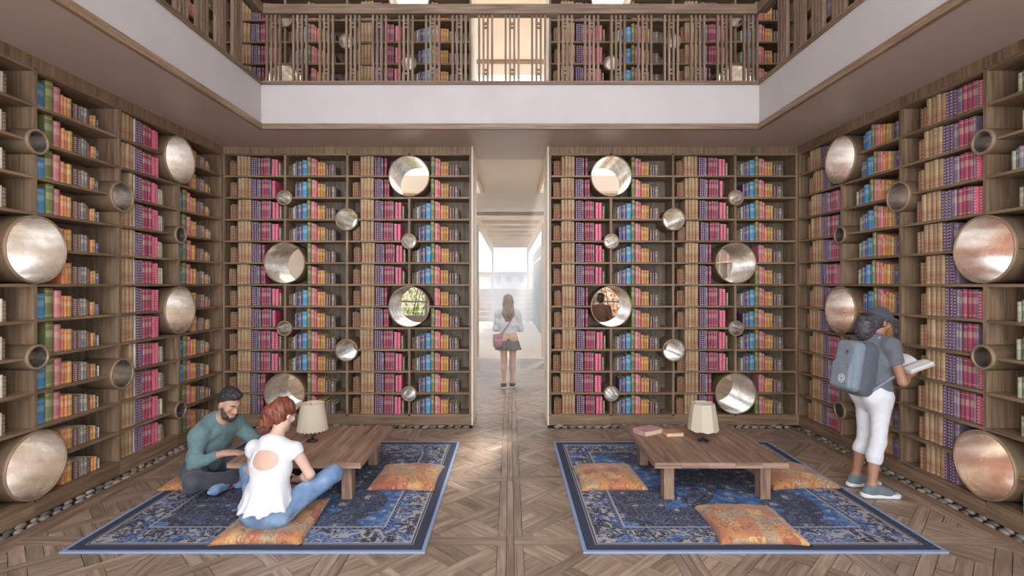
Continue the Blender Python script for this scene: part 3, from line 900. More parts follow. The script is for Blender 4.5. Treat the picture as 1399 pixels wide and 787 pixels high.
# ------------------------------------------------------------------ shrubs
def leaf_mat(name, a, b2):
    m, nt, b = new_mat(name)
    at = N(nt, 'ShaderNodeAttribute', attribute_name='tint')
    L(nt, ramp_n(nt, at.outputs['Fac'], [(0.0, a), (1.0, b2)]), b.inputs['Base Color'])
    b.inputs['Roughness'].default_value = 0.6
    return m
M['leaf'] = leaf_mat('green_leaf', srgb(84, 116, 48), srgb(176, 196, 104))
M['leaf_gold'] = leaf_mat('golden_leaf', srgb(150, 96, 44), srgb(222, 170, 92))
M['stem'] = plain('bark', srgb(110, 88, 66), 0.8)
def shrub(name, loc, size, n, leaf, mat, label, seed):
    r = random.Random(seed)
    e = empty(name, loc); tag(e, label, 'shrub')
    vs, fs, ts = [], [], []
    for i in range(n):
        while True:
            p = Vector((r.uniform(-1, 1), r.uniform(-1, 1), r.uniform(-1, 1)))
            if 0.35 < p.length < 1: break
        p = Vector((p.x * size[0], p.y * size[1], size[2] * (1.05 + p.z)))
        q = Matrix.Rotation(r.uniform(0, 6.28), 3, 'Z') @ Matrix.Rotation(r.uniform(-1.2, 1.2), 3, 'X')
        l = leaf * r.uniform(.6, 1.3); w = l * 0.32; o = len(vs)
        for c in ((0, -l, 0), (w, 0, l * .12), (0, l, 0), (-w, 0, l * .12)): vs.append(p + q @ Vector(c))
        fs += [(o, o + 1, o + 2), (o, o + 2, o + 3)]; ts += [r.random()] * 4
    me = mesh_from('foliage', vs, fs, [mat])
    a = me.attributes.new('tint', 'FLOAT', 'POINT'); a.data.foreach_set('value', ts)
    o = link('foliage', me, e); o['kind'] = 'stuff'
    vs, fs = [], []
    for k in range(6):
        a0 = k * 1.05; tip = Vector((math.cos(a0) * size[0] * .6, math.sin(a0) * size[1] * .6, size[2] * 1.3))
        o2 = len(vs)
        for t, rr in ((0, .03), (1, .012)):
            c = tip * t
            vs += [c + Vector((rr * math.cos(j * 1.57), rr * math.sin(j * 1.57), 0)) for j in range(4)]
        fs += [(o2 + j, o2 + (j + 1) % 4, o2 + 4 + (j + 1) % 4, o2 + 4 + j) for j in range(4)]
    link('stems', mesh_from('stems', vs, fs, [M['stem']]), e)
    return e
shrub('leafy_shrub', (-2.9, 14.4, -0.02), (1.35, 0.7, 1.5), 3600, 0.07, M['leaf'], 'dense green shrub behind the glazing of the hall', 1)
shrub('leafy_shrub', (-1.75, 17.5, 0.8), (0.5, 0.4, 0.42), 900, 0.07, M['leaf'], 'green bush growing in the terracotta planter', 2)
shrub('golden_shrub', (2.9, 14.2, -0.02), (1.1, 0.6, 1.35), 2600, 0.08, M['leaf_gold'], 'golden brown shrub behind the glazing of the hall', 3)
# wall shelf grid in the hall (glimpsed through a tube)
ws = empty('grid_shelf', (4.098, 9.6, 1.25)); tag(ws, 'white open grid shelf with brown boxes on the hall wall', 'shelf')
for i in range(6): board('upright', -0.25, 0, -0.9 + i * 0.36 - 0.012, -0.9 + i * 0.36 + 0.012, 0, 1.6, M['white'], ws)
for j in range(6):
    for i in range(5): board('shelf', -0.25, 0, -0.888 + i * 0.36, -0.552 + i * 0.36, j * 0.31, j * 0.31 + 0.024, M['white'], ws)
rb = random.Random(9)
for j in range(5):
    for i in range(5):
        if rb.random() < .6:
            h = rb.uniform(.12, .24); y = 9.6 - 0.87 + i * 0.36
            o = board('storage_box', 3.86, 4.05, y + 0.02, y + 0.02 + rb.uniform(.15, .28), 1.25 + j * 0.31 + 0.0245, 1.25 + j * 0.31 + 0.0245 + h, M['terracotta'] if rb.random() < .4 else M['trim'])
            tag(o, 'small brown box on the white grid shelf in the hall', 'box', 'boxes on the white grid shelf')

# ------------------------------------------------------------------ haze hanging in the bright hall and garden
hz = board('haze', -0.93, 0.93, YR + 0.02, 24.9, 0.001, 3.27, M['white'])
hz.data = hz.data.copy(); hz.data.materials.clear()
m = bpy.data.materials.new('haze_air'); m.use_nodes = True; nt = m.node_tree
nt.nodes.remove(nt.nodes['Principled BSDF'])
vs_ = nt.nodes.new('ShaderNodeVolumeScatter'); vs_.inputs['Color'].default_value = (1, .97, .93, 1); vs_.inputs['Density'].default_value = 0.11; vs_.inputs['Anisotropy'].default_value = 0.2
nt.links.new(vs_.outputs[0], nt.nodes['Material Output'].inputs['Volume'])
hz.data.materials.append(m)
tag(hz, 'thin pale haze hanging in the bright hall beyond the doorway', 'haze', kind='stuff')
# ------------------------------------------------------------------ rugs
def rug_mat():
    m, nt, b = new_mat('persian_rug_pile')
    tc = N(nt, 'ShaderNodeTexCoord')
    sp = N(nt, 'ShaderNodeSeparateXYZ'); L(nt, tc.outputs['Object'], sp.inputs[0])
    ax = math_n(nt, 'ABSOLUTE', sp.outputs[0]); ay = math_n(nt, 'ABSOLUTE', sp.outputs[1])
    e = math_n(nt, 'MINIMUM', math_n(nt, 'SUBTRACT', RW / 2, ax), math_n(nt, 'SUBTRACT', RD / 2, ay))
    def noise(scale, det, dist):
        n = N(nt, 'ShaderNodeTexNoise'); n.inputs['Scale'].default_value = scale; n.inputs['Detail'].default_value = det; n.inputs['Distortion'].default_value = dist
        L(nt, tc.outputs['Object'], n.inputs['Vector']); return n.outputs[0]
    def band(v, c, w): return math_n(nt, 'LESS_THAN', math_n(nt, 'ABSOLUTE', math_n(nt, 'SUBTRACT', v, c)), w)
    navy, navy2, blue, sky, cream = srgb(54, 59, 80), srgb(68, 84, 116), srgb(58, 98, 156), srgb(104, 140, 184), srgb(172, 168, 168)
    curl = band(noise(11, 1.5, 2.4), 0.5, 0.02)
    vo = N(nt, 'ShaderNodeTexVoronoi'); vo.inputs['Scale'].default_value = 8.5; vo.inputs['Randomness'].default_value = 0.75
    wv = N(nt, 'ShaderNodeVectorMath', operation='ADD')
    nv = N(nt, 'ShaderNodeTexNoise'); nv.inputs['Scale'].default_value = 11; L(nt, tc.outputs['Object'], nv.inputs['Vector'])
    sc = N(nt, 'ShaderNodeVectorMath', operation='SCALE'); L(nt, nv.outputs['Color'], sc.inputs[0]); sc.inputs['Scale'].default_value = 0.09
    L(nt, tc.outputs['Object'], wv.inputs[0]); L(nt, sc.outputs[0], wv.inputs[1]); L(nt, wv.outputs[0], vo.inputs['Vector'])
    flower = math_n(nt, 'LESS_THAN', vo.outputs['Distance'], 0.24)
    ring = band(vo.outputs['Distance'], 0.40, 0.022)
    heart = math_n(nt, 'LESS_THAN', vo.outputs['Distance'], 0.1)
    big = noise(1.9, 2, 0.8)
    patch = math_n(nt, 'GREATER_THAN', big, 0.53)
    shade = noise(30, 3, 0)
    field = mix_n(nt, patch, navy, blue)
    field = mix_n(nt, math_n(nt, 'MULTIPLY', math_n(nt, 'GREATER_THAN', noise(9, 3, 1.4), 0.545), 0.85), field, mix_n(nt, patch, navy2, sky))
    field = mix_n(nt, math_n(nt, 'MULTIPLY', curl, 0.38), field, mix_n(nt, patch, cream, sky))
    field = mix_n(nt, math_n(nt, 'MULTIPLY', ring, 0.4), field, cream)
    field = mix_n(nt, math_n(nt, 'MULTIPLY', flower, math_n(nt, 'GREATER_THAN', noise(2.7, 1, 0), 0.5)), field, cream)
    field = mix_n(nt, math_n(nt, 'MULTIPLY', heart, 0.8), field, blue)
    # border
    bn = noise(13, 1.2, 1.9)
    bord = mix_n(nt, math_n(nt, 'GREATER_THAN', noise(6, 1, 0.6), 0.55), navy, blue)
    bord = mix_n(nt, math_n(nt, 'GREATER_THAN', bn, 0.56), bord, cream)
    bord = mix_n(nt, band(bn, 0.47, 0.014), bord, cream)
    col = mix_n(nt, math_n(nt, 'GREATER_THAN', e, 0.36), bord, field)
    col = mix_n(nt, band(e, 0.352, 0.008), col, cream)
    col = mix_n(nt, band(e, 0.33, 0.012), col, navy)
    saw = math_n(nt, 'GREATER_THAN', math_n(nt, 'FRACT', math_n(nt, 'MULTIPLY', math_n(nt, 'ADD', sp.outputs[0], sp.outputs[1]), 22)), 0.5)
    col = mix_n(nt, math_n(nt, 'MULTIPLY', band(e, 0.33, 0.008), saw), col, sky)
    col = mix_n(nt, math_n(nt, 'LESS_THAN', e, 0.125), col, cream)
    col = mix_n(nt, math_n(nt, 'LESS_THAN', e, 0.112), col, navy)
    col = mix_n(nt, band(e, 0.098, 0.003), col, cream)
    col = mix_n(nt, math_n(nt, 'LESS_THAN', e, 0.026), col, srgb(140, 158, 188))
    col = mix_n(nt, math_n(nt, 'MULTIPLY', shade, 0.08), col, srgb(120, 126, 140))
    L(nt, col, b.inputs['Base Color']); b.inputs['Roughness'].default_value = 0.95
    bump_n(nt, b, noise(220, 2, 0), 0.35, 0.003)
    return m
RW, RD, RT = 2.44, 2.392, 0.012
M['rug'] = rug_mat()
M['binding'] = plain('pale_blue_binding', srgb(142, 160, 188), 0.9)
def rug(loc, label):
    e = empty('rug', loc); tag(e, label, 'rug', 'blue patterned rugs')
    n = 30; vs, fs = [], []
    for j in range(n + 1):
        for i in range(n + 1):
            x, y = (i / n - .5) * (RW - .03), (j / n - .5) * (RD - .03)
            vs.append((x, y, RT + 0.0006 * math.sin(5 * x + 3 * y)))
    for j in range(n):
        for i in range(n): fs.append((j * (n + 1) + i, j * (n + 1) + i + 1, (j + 1) * (n + 1) + i + 1, (j + 1) * (n + 1) + i))
    link('pile', mesh_from('pile', vs, fs, [M['rug']], True), e)
    w, d, t = RW / 2, RD / 2, 0.02
    for x0, x1, y0, y1 in ((-w, w, -d, -d + t), (-w, w, d - t, d), (-w, -w + t, -d + t, d - t), (w - t, w, -d + t, d - t)):
        board('binding', x0, x1, y0, y1, 0.0005, RT + 0.001, M['binding'], e)
rug((-1.79, 4.611, 0), 'blue patterned rug with pale edge under the seated pair and their table')
rug((1.708, 4.611, 0), 'blue patterned rug with pale edge under the unoccupied table')

# ------------------------------------------------------------------ floor cushions
def cushion_mat():
    m, nt, b = new_mat('patchwork_cushion_cloth')
    tc = N(nt, 'ShaderNodeTexCoord'); oi = N(nt, 'ShaderNodeObjectInfo')
    off = N(nt, 'ShaderNodeVectorMath', operation='ADD')
    L(nt, tc.outputs['Object'], off.inputs[0])
    cmb = N(nt, 'ShaderNodeCombineXYZ'); L(nt, math_n(nt, 'MULTIPLY', oi.outputs['Random'], 9.0), cmb.inputs[0]); L(nt, math_n(nt, 'MULTIPLY', oi.outputs['Random'], 5.0), cmb.inputs[1])
    L(nt, cmb.outputs[0], off.inputs[1])
    flat = N(nt, 'ShaderNodeMapping'); flat.inputs['Scale'].default_value = (1, 1, 0.0); L(nt, off.outputs[0], flat.inputs['Vector'])
    def noise(scale, det, dist):
        n = N(nt, 'ShaderNodeTexNoise'); n.inputs['Scale'].default_value = scale; n.inputs['Detail'].default_value = det; n.inputs['Distortion'].default_value = dist
        L(nt, flat.outputs[0], n.inputs['Vector']); return n.outputs[0]
    vo = N(nt, 'ShaderNodeTexVoronoi'); vo.distance = 'CHEBYCHEV'; vo.inputs['Scale'].default_value = 9.0; vo.inputs['Randomness'].default_value = 0.45
    L(nt, flat.outputs[0], vo.inputs['Vector'])
    sp = N(nt, 'ShaderNodeSeparateColor'); L(nt, vo.outputs['Color'], sp.inputs[0])
    col = ramp_n(nt, sp.outputs[0], [(0.0, srgb(198, 132, 76)), (0.22, srgb(206, 156, 104)), (0.42, srgb(172, 150, 122)), (0.6, srgb(186, 112, 80)), (0.78, srgb(212, 166, 112)), (0.93, srgb(164, 72, 62))], 'CONSTANT')
    v2 = N(nt, 'ShaderNodeTexVoronoi'); v2.inputs['Scale'].default_value = 17; L(nt, flat.outputs[0], v2.inputs['Vector'])
    ring = math_n(nt, 'LESS_THAN', math_n(nt, 'ABSOLUTE', math_n(nt, 'SUBTRACT', v2.outputs['Distance'], 0.33)), 0.07)
    col = mix_n(nt, math_n(nt, 'MULTIPLY', ring, 0.65), col, srgb(120, 56, 44))
    heart = math_n(nt, 'LESS_THAN', v2.outputs['Distance'], 0.16)
    col = mix_n(nt, math_n(nt, 'MULTIPLY', heart, 0.5), col, srgb(232, 188, 128))
    curl = math_n(nt, 'LESS_THAN', math_n(nt, 'ABSOLUTE', math_n(nt, 'SUBTRACT', noise(26, 1.5, 1.6), 0.5)), 0.03)
    col = mix_n(nt, math_n(nt, 'MULTIPLY', curl, 0.65), col, srgb(104, 76, 74))
    col = mix_n(nt, math_n(nt, 'MULTIPLY', noise(4, 3, 0), 0.3), col, srgb(214, 170, 124))
    seam = math_n(nt, 'GREATER_THAN', vo.outputs['Distance'], 0.52)
    L(nt, col, b.inputs['Base Color']); b.inputs['Roughness'].default_value = 0.9
    b.inputs['Sheen Weight'].default_value = 0.2
    bump_n(nt, b, noise(30, 4, 0.5), 0.25, 0.01)
    return m
M['cushion'] = cushion_mat()
def cushion(loc, size, h, rz, label, squash=None, seed=0, lift=None):
    r = random.Random(seed); n = 26
    ph = [r.uniform(0, 6) for _ in range(6)]
    vs, fs = [], []
    def pt(u, v, top):
        a, b2 = abs(u), abs(v)
        x = u * (1 - 0.07 * (1 - b2 ** 2) * a ** 2); y = v * (1 - 0.07 * (1 - a ** 2) * b2 ** 2)
        prof = max(0.0, (1 - a ** 2.6) * (1 - b2 ** 2.6)) ** 0.42
        wr = 0.05 * math.sin(7 * u + 3 * v + ph[0]) * math.sin(5 * v - 2 * u + ph[1]) + 0.035 * math.sin(13 * (u + v) + ph[2])
        z = 0.004 + h * prof * (0.92 + wr) if top else 0.0035
        if top and squash:
            d = math.hypot(u - squash[0], (v - squash[1]))
            z = min(z, h * (squash[2] + 0.55 * max(0, d - squash[3])) + 0.004)
        if lift:
            t = max(0, u * lift[0] + v * lift[1] - lift[2]); z += t * lift[3]
        return (x * size[0] / 2, y * size[1] / 2, z)
    for top in (True, False):
        o = len(vs)
        for j in range(n + 1):
            for i in range(n + 1): vs.append(pt(i / n * 2 - 1, j / n * 2 - 1, top))
        for j in range(n):
            for i in range(n):
                q = (o + j * (n + 1) + i, o + j * (n + 1) + i + 1, o + (j + 1) * (n + 1) + i + 1, o + (j + 1) * (n + 1) + i)
                fs.append(q if top else q[::-1])
    me = mesh_from('cushion', vs, fs, [M['cushion']], True)
    bm = bmesh.new(); bm.from_mesh(me); bmesh.ops.remove_doubles(bm, verts=bm.verts, dist=0.0008); bm.to_mesh(me); bm.free()
    me.polygons.foreach_set('use_smooth', [True] * len(me.polygons))
    o = link('floor_cushion', me, None, (loc[0], loc[1], RT + 0.0012), (0, 0, rz))
    return tag(o, label, 'cushion', 'orange patchwork floor cushions')
cushion((0.90, 4.71), (0.60, 0.60), 0.085, 0.03, 'orange patchwork cushion on rug between doorway and unoccupied table', seed=1)
cushion((1.76, 3.79), (0.62, 0.60), 0.085, -0.03, 'orange patchwork cushion in front of the unoccupied table', seed=2)
cushion((2.57, 4.74), (0.62, 0.60), 0.085, 0.05, 'orange patchwork cushion between the unoccupied table and backpack woman', seed=3)
cushion((-0.94, 4.71), (0.60, 0.60), 0.085, -0.03, 'orange patchwork cushion on rug between doorway and occupied table', seed=4)
cushion((-1.75, 3.80), (0.64, 0.62), 0.08, 0.02, 'orange patchwork cushion under the woman in white top', squash=(0.1, 0.05, 0.55, 0.75), seed=5, lift=(0.7, 0.7, 0.75, 0.10))
cushion((-2.75, 4.72), (0.64, 0.60), 0.08, 0.06, 'orange patchwork cushion under the bearded man', squash=(0.1, 0.0, 0.5, 0.7), seed=6)

# ------------------------------------------------------------------ low tables
def table(cx, label):
    e = empty('low_table', (cx, 4.70, RT + 0.001)); tag(e, label, 'table', 'low wooden tables')
    zt = 0.335; w, d = 1.09, 1.09
    nb = 5; bw = w / nb
    for i in range(nb):        # boards of the top run front to back
        board('top_plank', -w / 2 + i * bw + 0.0007, -w / 2 + (i + 1) * bw - 0.0007, -d / 2, d / 2, zt - 0.045, zt - 0.0004 * (i % 2), M['table'], e)
    for sx in (-1, 1):
        for sy in (-1, 1):
            x, y = sx * 0.40, sy * 0.40
            board('leg', x - 0.042, x + 0.042, y - 0.05, y + 0.05, 0, zt - 0.0455, M['table'], e)
        board('apron', sx * 0.40 - 0.02, sx * 0.40 + 0.02, -0.349, 0.349, zt - 0.09, zt - 0.0455, M['table'], e)
    return e
TZ = RT + 0.001 + 0.335
table(-1.757, 'low weathered wooden table between the seated pair and the doorway')
table(1.72, 'low weathered wooden table with two closed books on it')

# ------------------------------------------------------------------ table lamps
M['iron'] = plain('dark_iron', srgb(70, 66, 62), 0.4, 0.7)
def shade_mat(name, rgb):
    m, nt, b = new_mat(name)
    df = N(nt, 'ShaderNodeBsdfDiffuse'); df.inputs[0].default_value = (*rgb, 1)
    tl = N(nt, 'ShaderNodeBsdfTranslucent'); tl.inputs[0].default_value = (*rgb, 1)
    mx = N(nt, 'ShaderNodeMixShader'); mx.inputs[0].default_value = 0.4
    L(nt, df.outputs[0], mx.inputs[1]); L(nt, tl.outputs[0], mx.inputs[2])
    L(nt, mx.outputs[0], nt.nodes['Material Output'].inputs['Surface'])
    return m
M['shade'] = shade_mat('pale_lamp_shade', srgb(236, 226, 208))
def lamp(x, y, label, power, sides, rot):
    e = empty('table_lamp', (x, y, TZ + 0.0008)); tag(e, label, 'lamp', 'table lamps')
    link('base', revolve('base', [(0, 0), (0.052, 0), (0.054, 0.006), (0.046, 0.014), (0.016, 0.02), (0, 0.02)], M['iron'], 32, 'Z'), e)
    link('stem', revolve('stem', [(0.007, 0.02), (0.011, 0.03), (0.006, 0.05), (0.006, 0.16), (0.013, 0.17), (0.013, 0.2), (0, 0.2)], M['iron'], 20, 'Z'), e)
    vs, fs = [], []
    prof = [(0.139, 0.108), (0.137, 0.116), (0.120, 0.24), (0.104, 0.345), (0.105, 0.352)]
    seg = sides * 6
    for i in range(seg):
        a = 2 * PI * i / seg
        k = (math.cos(PI / sides) / math.cos((a % (2 * PI / sides)) - PI / sides)) ** 0.85
        for r, z in prof:
            vs.append((r * k * math.cos(a + rot), r * k * math.sin(a + rot), z + (0.006 * math.cos(a * sides) * (1 if z < 0.12 else 0))))
    n = len(prof)
    for i in range(seg):
        j = (i + 1) % seg
        for q in range(n - 1): fs.append((i * n + q, j * n + q, j * n + q + 1, i * n + q + 1))
    me = mesh_from('lamp_shade', vs, fs, [M['shade']], sides > 10)
    sh = link('lamp_shade', me, e)
    md = sh.modifiers.new('thickness', 'SOLIDIFY'); md.thickness = 0.002
    vs2 = []
    for i in range(3):
        a = i * 2.094
        vs2.append((math.cos(a), math.sin(a)))
    sv, sf = [], []
    for c, s in vs2:
        o = len(sv); t = 0.002
        sv += [(-s * t, c * t, 0.196), (s * t, -c * t, 0.196), (0.1 * c + s * t, 0.1 * s - c * t, 0.335), (0.1 * c - s * t, 0.1 * s + c * t, 0.335)]
        sf.append((o, o + 1, o + 2, o + 3))
    sp = link('shade_carrier', mesh_from('shade_carrier', sv, sf, [M['iron']]), e)
    sp.modifiers.new('thickness', 'SOLIDIFY').thickness = 0.003
    bulb = link('bulb', revolve('bulb', [(0, 0.275), (0.018, 0.268), (0.028, 0.245), (0.02, 0.215), (0.013, 0.2), (0, 0.2)], M['white'], 20, 'Z'), e)
    if power:
        ld = bpy.data.lights.new('bulb_light', 'POINT'); ld.energy = power; ld.color = (1, 0.78, 0.52); ld.shadow_soft_size = 0.03
        lo = link('bulb_light', ld, e, (0, 0, 0.22))
lamp(-1.826, 4.73, 'table lamp with smooth round pale shade, behind the woman in white', 0.22, 24, 0)
lamp(1.782, 4.73, 'table lamp with faceted ivory shade, on table with closed books', 0.0, 8, 0.35)

# ------------------------------------------------------------------ closed books on the table
M['cover_pink'] = plain('dusty_pink_cover', srgb(196, 150, 148), 0.6, noise=0.25, nscale=14)
M['cover_tan'] = plain('tan_cover', srgb(190, 140, 108), 0.6, noise=0.15, nscale=14)
M['cover_brown'] = plain('brown_leather_cover', srgb(104, 76, 62), 0.6, noise=0.15, nscale=14)
def closed_book(loc, w, d, h, rz, cm, label):
    e = empty('closed_book', loc, rz); tag(e, label, 'book', 'closed books on the table')
    c = 0.004
    board('cover_board', -w / 2, w / 2, -d / 2, d / 2, 0, c, cm, e)
    board('cover_board', -w / 2, w / 2, -d / 2, d / 2, h - c, h, cm, e)
    board('spine', -w / 2 - 0.005, -w / 2, -d / 2, d / 2, 0, h, cm, e)
    board('page_block', -w / 2 + 0.0005, w / 2 - 0.005, -d / 2 + 0.005, d / 2 - 0.005, c + 0.0003, h - c - 0.0003, M['pages'], e)
closed_book((1.565, 4.93, TZ + 0.0008), 0.17, 0.14, 0.035, 0.10, M['cover_tan'], 'closed tan book lying between the lamp and pink book')
closed_book((1.345, 4.99, TZ + 0.0008), 0.23, 0.165, 0.045, 0.5, M['cover_pink'], 'closed dusty pink patterned book at the table edge')
# ------------------------------------------------------------------ organic shapes: distance fields turned into smooth meshes
V = lambda *a: np.array(a, dtype=np.float64)
def unit(v): v = np.asarray(v, float); return v / (np.linalg.norm(v) or 1)
def cone(a, b, ra, rb, k=0.03, flat=None, cut=(), sub=False):
    return dict(t='cone', a=np.asarray(a, float), b=np.asarray(b, float), ra=ra, rb=rb, k=k, flat=flat, cut=cut, sub=sub)
def ell(c, r, frame=None, k=0.03, cut=(), sub=False):
    return dict(t='ell', c=np.asarray(c, float), r=np.asarray(r, float), fr=frame, k=k, cut=cut, sub=sub)
def rbox(c, half, rad, frame=None, k=0.01, cut=(), sub=False):
    return dict(t='box', c=np.asarray(c, float), r=np.asarray(half, float), rad=rad, fr=frame, k=k, cut=cut, sub=sub)
def grow(ps, g):
    out = []
    for p in ps:
        q = dict(p)
        if q['t'] == 'cone': q['ra'] += g; q['rb'] += g
        elif q['t'] == 'ell': q['r'] = q['r'] + g
        else: q['r'] = q['r'] + g
        out.append(q)
    return out
def p_bounds(p):
    if p['t'] == 'cone':
        r = max(p['ra'], p['rb']); return np.minimum(p['a'], p['b']) - r, np.maximum(p['a'], p['b']) + r
    r = np.linalg.norm(p['r']) if p['fr'] is not None else p['r']
    r = r + (p.get('rad', 0) or 0)
    return p['c'] - r, p['c'] + r
def p_dist(p, X, Y, Z):
    if p['t'] == 'cone':
        a, b, ra, rb = p['a'], p['b'], p['ra'], p['rb']
        x, y, z = X - a[0], Y - a[1], Z - a[2]
        ba = b - a; f = 1.0
        if p['flat'] is not None:
            n, f = unit(p['flat'][0]), p['flat'][1]
            c = (x * n[0] + y * n[1] + z * n[2]) * (1 / f - 1)
            x, y, z = x + c * n[0], y + c * n[1], z + c * n[2]
            ba = ba + n * np.dot(ba, n) * (1 / f - 1)
        l2 = float(np.dot(ba, ba)) or 1e-9
        t = np.clip((x * ba[0] + y * ba[1] + z * ba[2]) / l2, 0, 1)
        d = np.sqrt((x - t * ba[0]) ** 2 + (y - t * ba[1]) ** 2 + (z - t * ba[2]) ** 2) - (ra + (rb - ra) * t)
        d = d * (0.5 + 0.5 * f)
    else:
        x, y, z = X - p['c'][0], Y - p['c'][1], Z - p['c'][2]
        if p['fr'] is not None:
            e = p['fr']
            x, y, z = (x * e[0][0] + y * e[0][1] + z * e[0][2], x * e[1][0] + y * e[1][1] + z * e[1][2], x * e[2][0] + y * e[2][1] + z * e[2][2])
        r = p['r']
        if p['t'] == 'ell':
            k0 = np.sqrt((x / r[0]) ** 2 + (y / r[1]) ** 2 + (z / r[2]) ** 2)
            k1 = np.sqrt((x / r[0] ** 2) ** 2 + (y / r[1] ** 2) ** 2 + (z / r[2] ** 2) ** 2)
            d = np.where(k1 > 1e-6, k0 * (k0 - 1) / np.maximum(k1, 1e-6), -min(r))
        else:
            qx, qy, qz = np.abs(x) - r[0] + p['rad'], np.abs(y) - r[1] + p['rad'], np.abs(z) - r[2] + p['rad']
            d = np.sqrt(np.maximum(qx, 0) ** 2 + np.maximum(qy, 0) ** 2 + np.maximum(qz, 0) ** 2) + np.minimum(np.maximum(qx, np.maximum(qy, qz)), 0) - p['rad']
    for pt, n in p['cut']:
        n = unit(n); d = np.maximum(d, (X - pt[0]) * n[0] + (Y - pt[1]) * n[1] + (Z - pt[2]) * n[2])
    return d
def sdf_mesh(name, prims, h, mat, base, cuts=(), wrinkle=None, smooth=1):
    """cuts: (point, normal) half spaces removed from the whole; wrinkle: f(X,Y,Z) added to the field."""
    lo = np.min([p_bounds(p)[0] for p in prims if not p['sub']], 0) - 3 * h - 0.01
    hi = np.max([p_bounds(p)[1] for p in prims if not p['sub']], 0) + 3 * h + 0.01
    n = np.ceil((hi - lo) / h).astype(int) + 1
    ax = [(lo[i] + h * np.arange(n[i])).astype(np.float32) for i in range(3)]
    val = np.full(n, 0.06, dtype=np.float32)
    for p in prims:
        a, b = p_bounds(p); m = p['k'] + 2 * h + 0.012
        i0 = np.clip(np.floor((a - m - lo) / h).astype(int), 0, n - 1); i1 = np.clip(np.ceil((b + m - lo) / h).astype(int) + 1, 1, n)
        if np.any(i1 <= i0): continue
        sl = tuple(slice(i0[i], i1[i]) for i in range(3))
        X, Y, Z = ax[0][sl[0]][:, None, None], ax[1][sl[1]][None, :, None], ax[2][sl[2]][None, None, :]
        d = p_dist(p, X, Y, Z); cur = val[sl]; k = max(p['k'], 1e-4)
        if p['sub']:
            nd = -d; hh = np.maximum(k - np.abs(cur - nd), 0) / k
            val[sl] = np.maximum(cur, nd) + hh * hh * k / 4
        else:
            hh = np.maximum(k - np.abs(cur - d), 0) / k
            val[sl] = np.minimum(cur, d) - hh * hh * k / 4
    X, Y, Z = ax[0][:, None, None], ax[1][None, :, None], ax[2][None, None, :]
    if wrinkle is not None: val = val + wrinkle(X, Y, Z).astype(np.float32)
    for pt, nn in cuts:
        nn = unit(nn); val = np.maximum(val, ((X - pt[0]) * nn[0] + (Y - pt[1]) * nn[1] + (Z - pt[2]) * nn[2]).astype(np.float32))
    s = val < 0
    c8 = [s[i:n[0] - 1 + i, j:n[1] - 1 + j, k:n[2] - 1 + k] for i in (0, 1) for j in (0, 1) for k in (0, 1)]
    cnt = sum(c.astype(np.int8) for c in c8)
    mixed = (cnt > 0) & (cnt < 8)
    idx = np.argwhere(mixed)
    vid = np.full(mixed.shape, -1, dtype=np.int64); vid[mixed] = np.arange(len(idx))
    pos = np.zeros((len(idx), 3)); num = np.zeros(len(idx))
    corners = [(i, j, k) for i in (0, 1) for j in (0, 1) for k in (0, 1)]
    for a in corners:
        for d in range(3):
            if a[d]: continue
            b = list(a); b[d] = 1
            va = val[idx[:, 0] + a[0], idx[:, 1] + a[1], idx[:, 2] + a[2]]
            vb = val[idx[:, 0] + b[0], idx[:, 1] + b[1], idx[:, 2] + b[2]]
            m = (va < 0) != (vb < 0)
            t = np.where(m, va / np.where(m, va - vb, 1), 0)
            q = np.array(a, float)[None, :].repeat(len(idx), 0); q[:, d] = t
            pos[m] += q[m]; num[m] += 1
    pos = (idx + pos / num[:, None]) * h + lo
    quads = []
    for d in range(3):
        e1, e2 = (d + 1) % 3, (d + 2) % 3
        A = [slice(None)] * 3; B = [slice(None)] * 3
        A[d] = slice(0, -1); B[d] = slice(1, None)
        cr = np.argwhere(s[tuple(A)] != s[tuple(B)])
        cr = cr[(cr[:, e1] > 0) & (cr[:, e2] > 0) & (cr[:, e1] < n[e1] - 1) & (cr[:, e2] < n[e2] - 1)]
        ins = s[cr[:, 0], cr[:, 1], cr[:, 2]]
        def cell(o1, o2):
            q = cr.copy(); q[:, e1] += o1; q[:, e2] += o2
            return vid[q[:, 0], q[:, 1], q[:, 2]]
        Q = np.stack([cell(-1, -1), cell(0, -1), cell(0, 0), cell(-1, 0)], 1)
        Q[~ins] = Q[~ins][:, ::-1]
        quads.append(Q)
    quads = np.concatenate(quads)
    for _ in range(smooth):
        sm = np.zeros_like(pos); ct = np.zeros(len(pos))
        for i in range(4):
            np.add.at(sm, quads[:, i], pos[quads[:, (i + 1) % 4]]); np.add.at(ct, quads[:, i], 1)
            np.add.at(sm, quads[:, i], pos[quads[:, (i + 3) % 4]]); np.add.at(ct, quads[:, i], 1)
        pos = 0.45 * pos + 0.55 * sm / np.maximum(ct, 1)[:, None]
    pos = pos - np.asarray(base)
    me = bpy.data.meshes.new(name)
    me.vertices.add(len(pos)); me.vertices.foreach_set('co', pos.ravel())
    me.loops.add(len(quads) * 4); me.loops.foreach_set('vertex_index', quads.ravel().astype(np.int32))
    me.polygons.add(len(quads)); me.polygons.foreach_set('loop_start', np.arange(len(quads), dtype=np.int32) * 4)
    me.polygons.foreach_set('use_smooth', np.ones(len(quads), dtype=bool))
    me.materials.append(mat); me.update(calc_edges=True); me.validate()
    return me
def folds(amp, fx, fy, fz, ph=0.0):
    return lambda X, Y, Z: amp * (np.sin(fx * X + fz * Z + ph + 1.5 * np.sin(fy * Y)) * np.sin(fy * Y - 0.6 * fz * Z + 2 * ph) + 0.5 * np.sin(1.9 * (fx * X + fy * Y) + ph) * np.sin(1.7 * fz * Z))

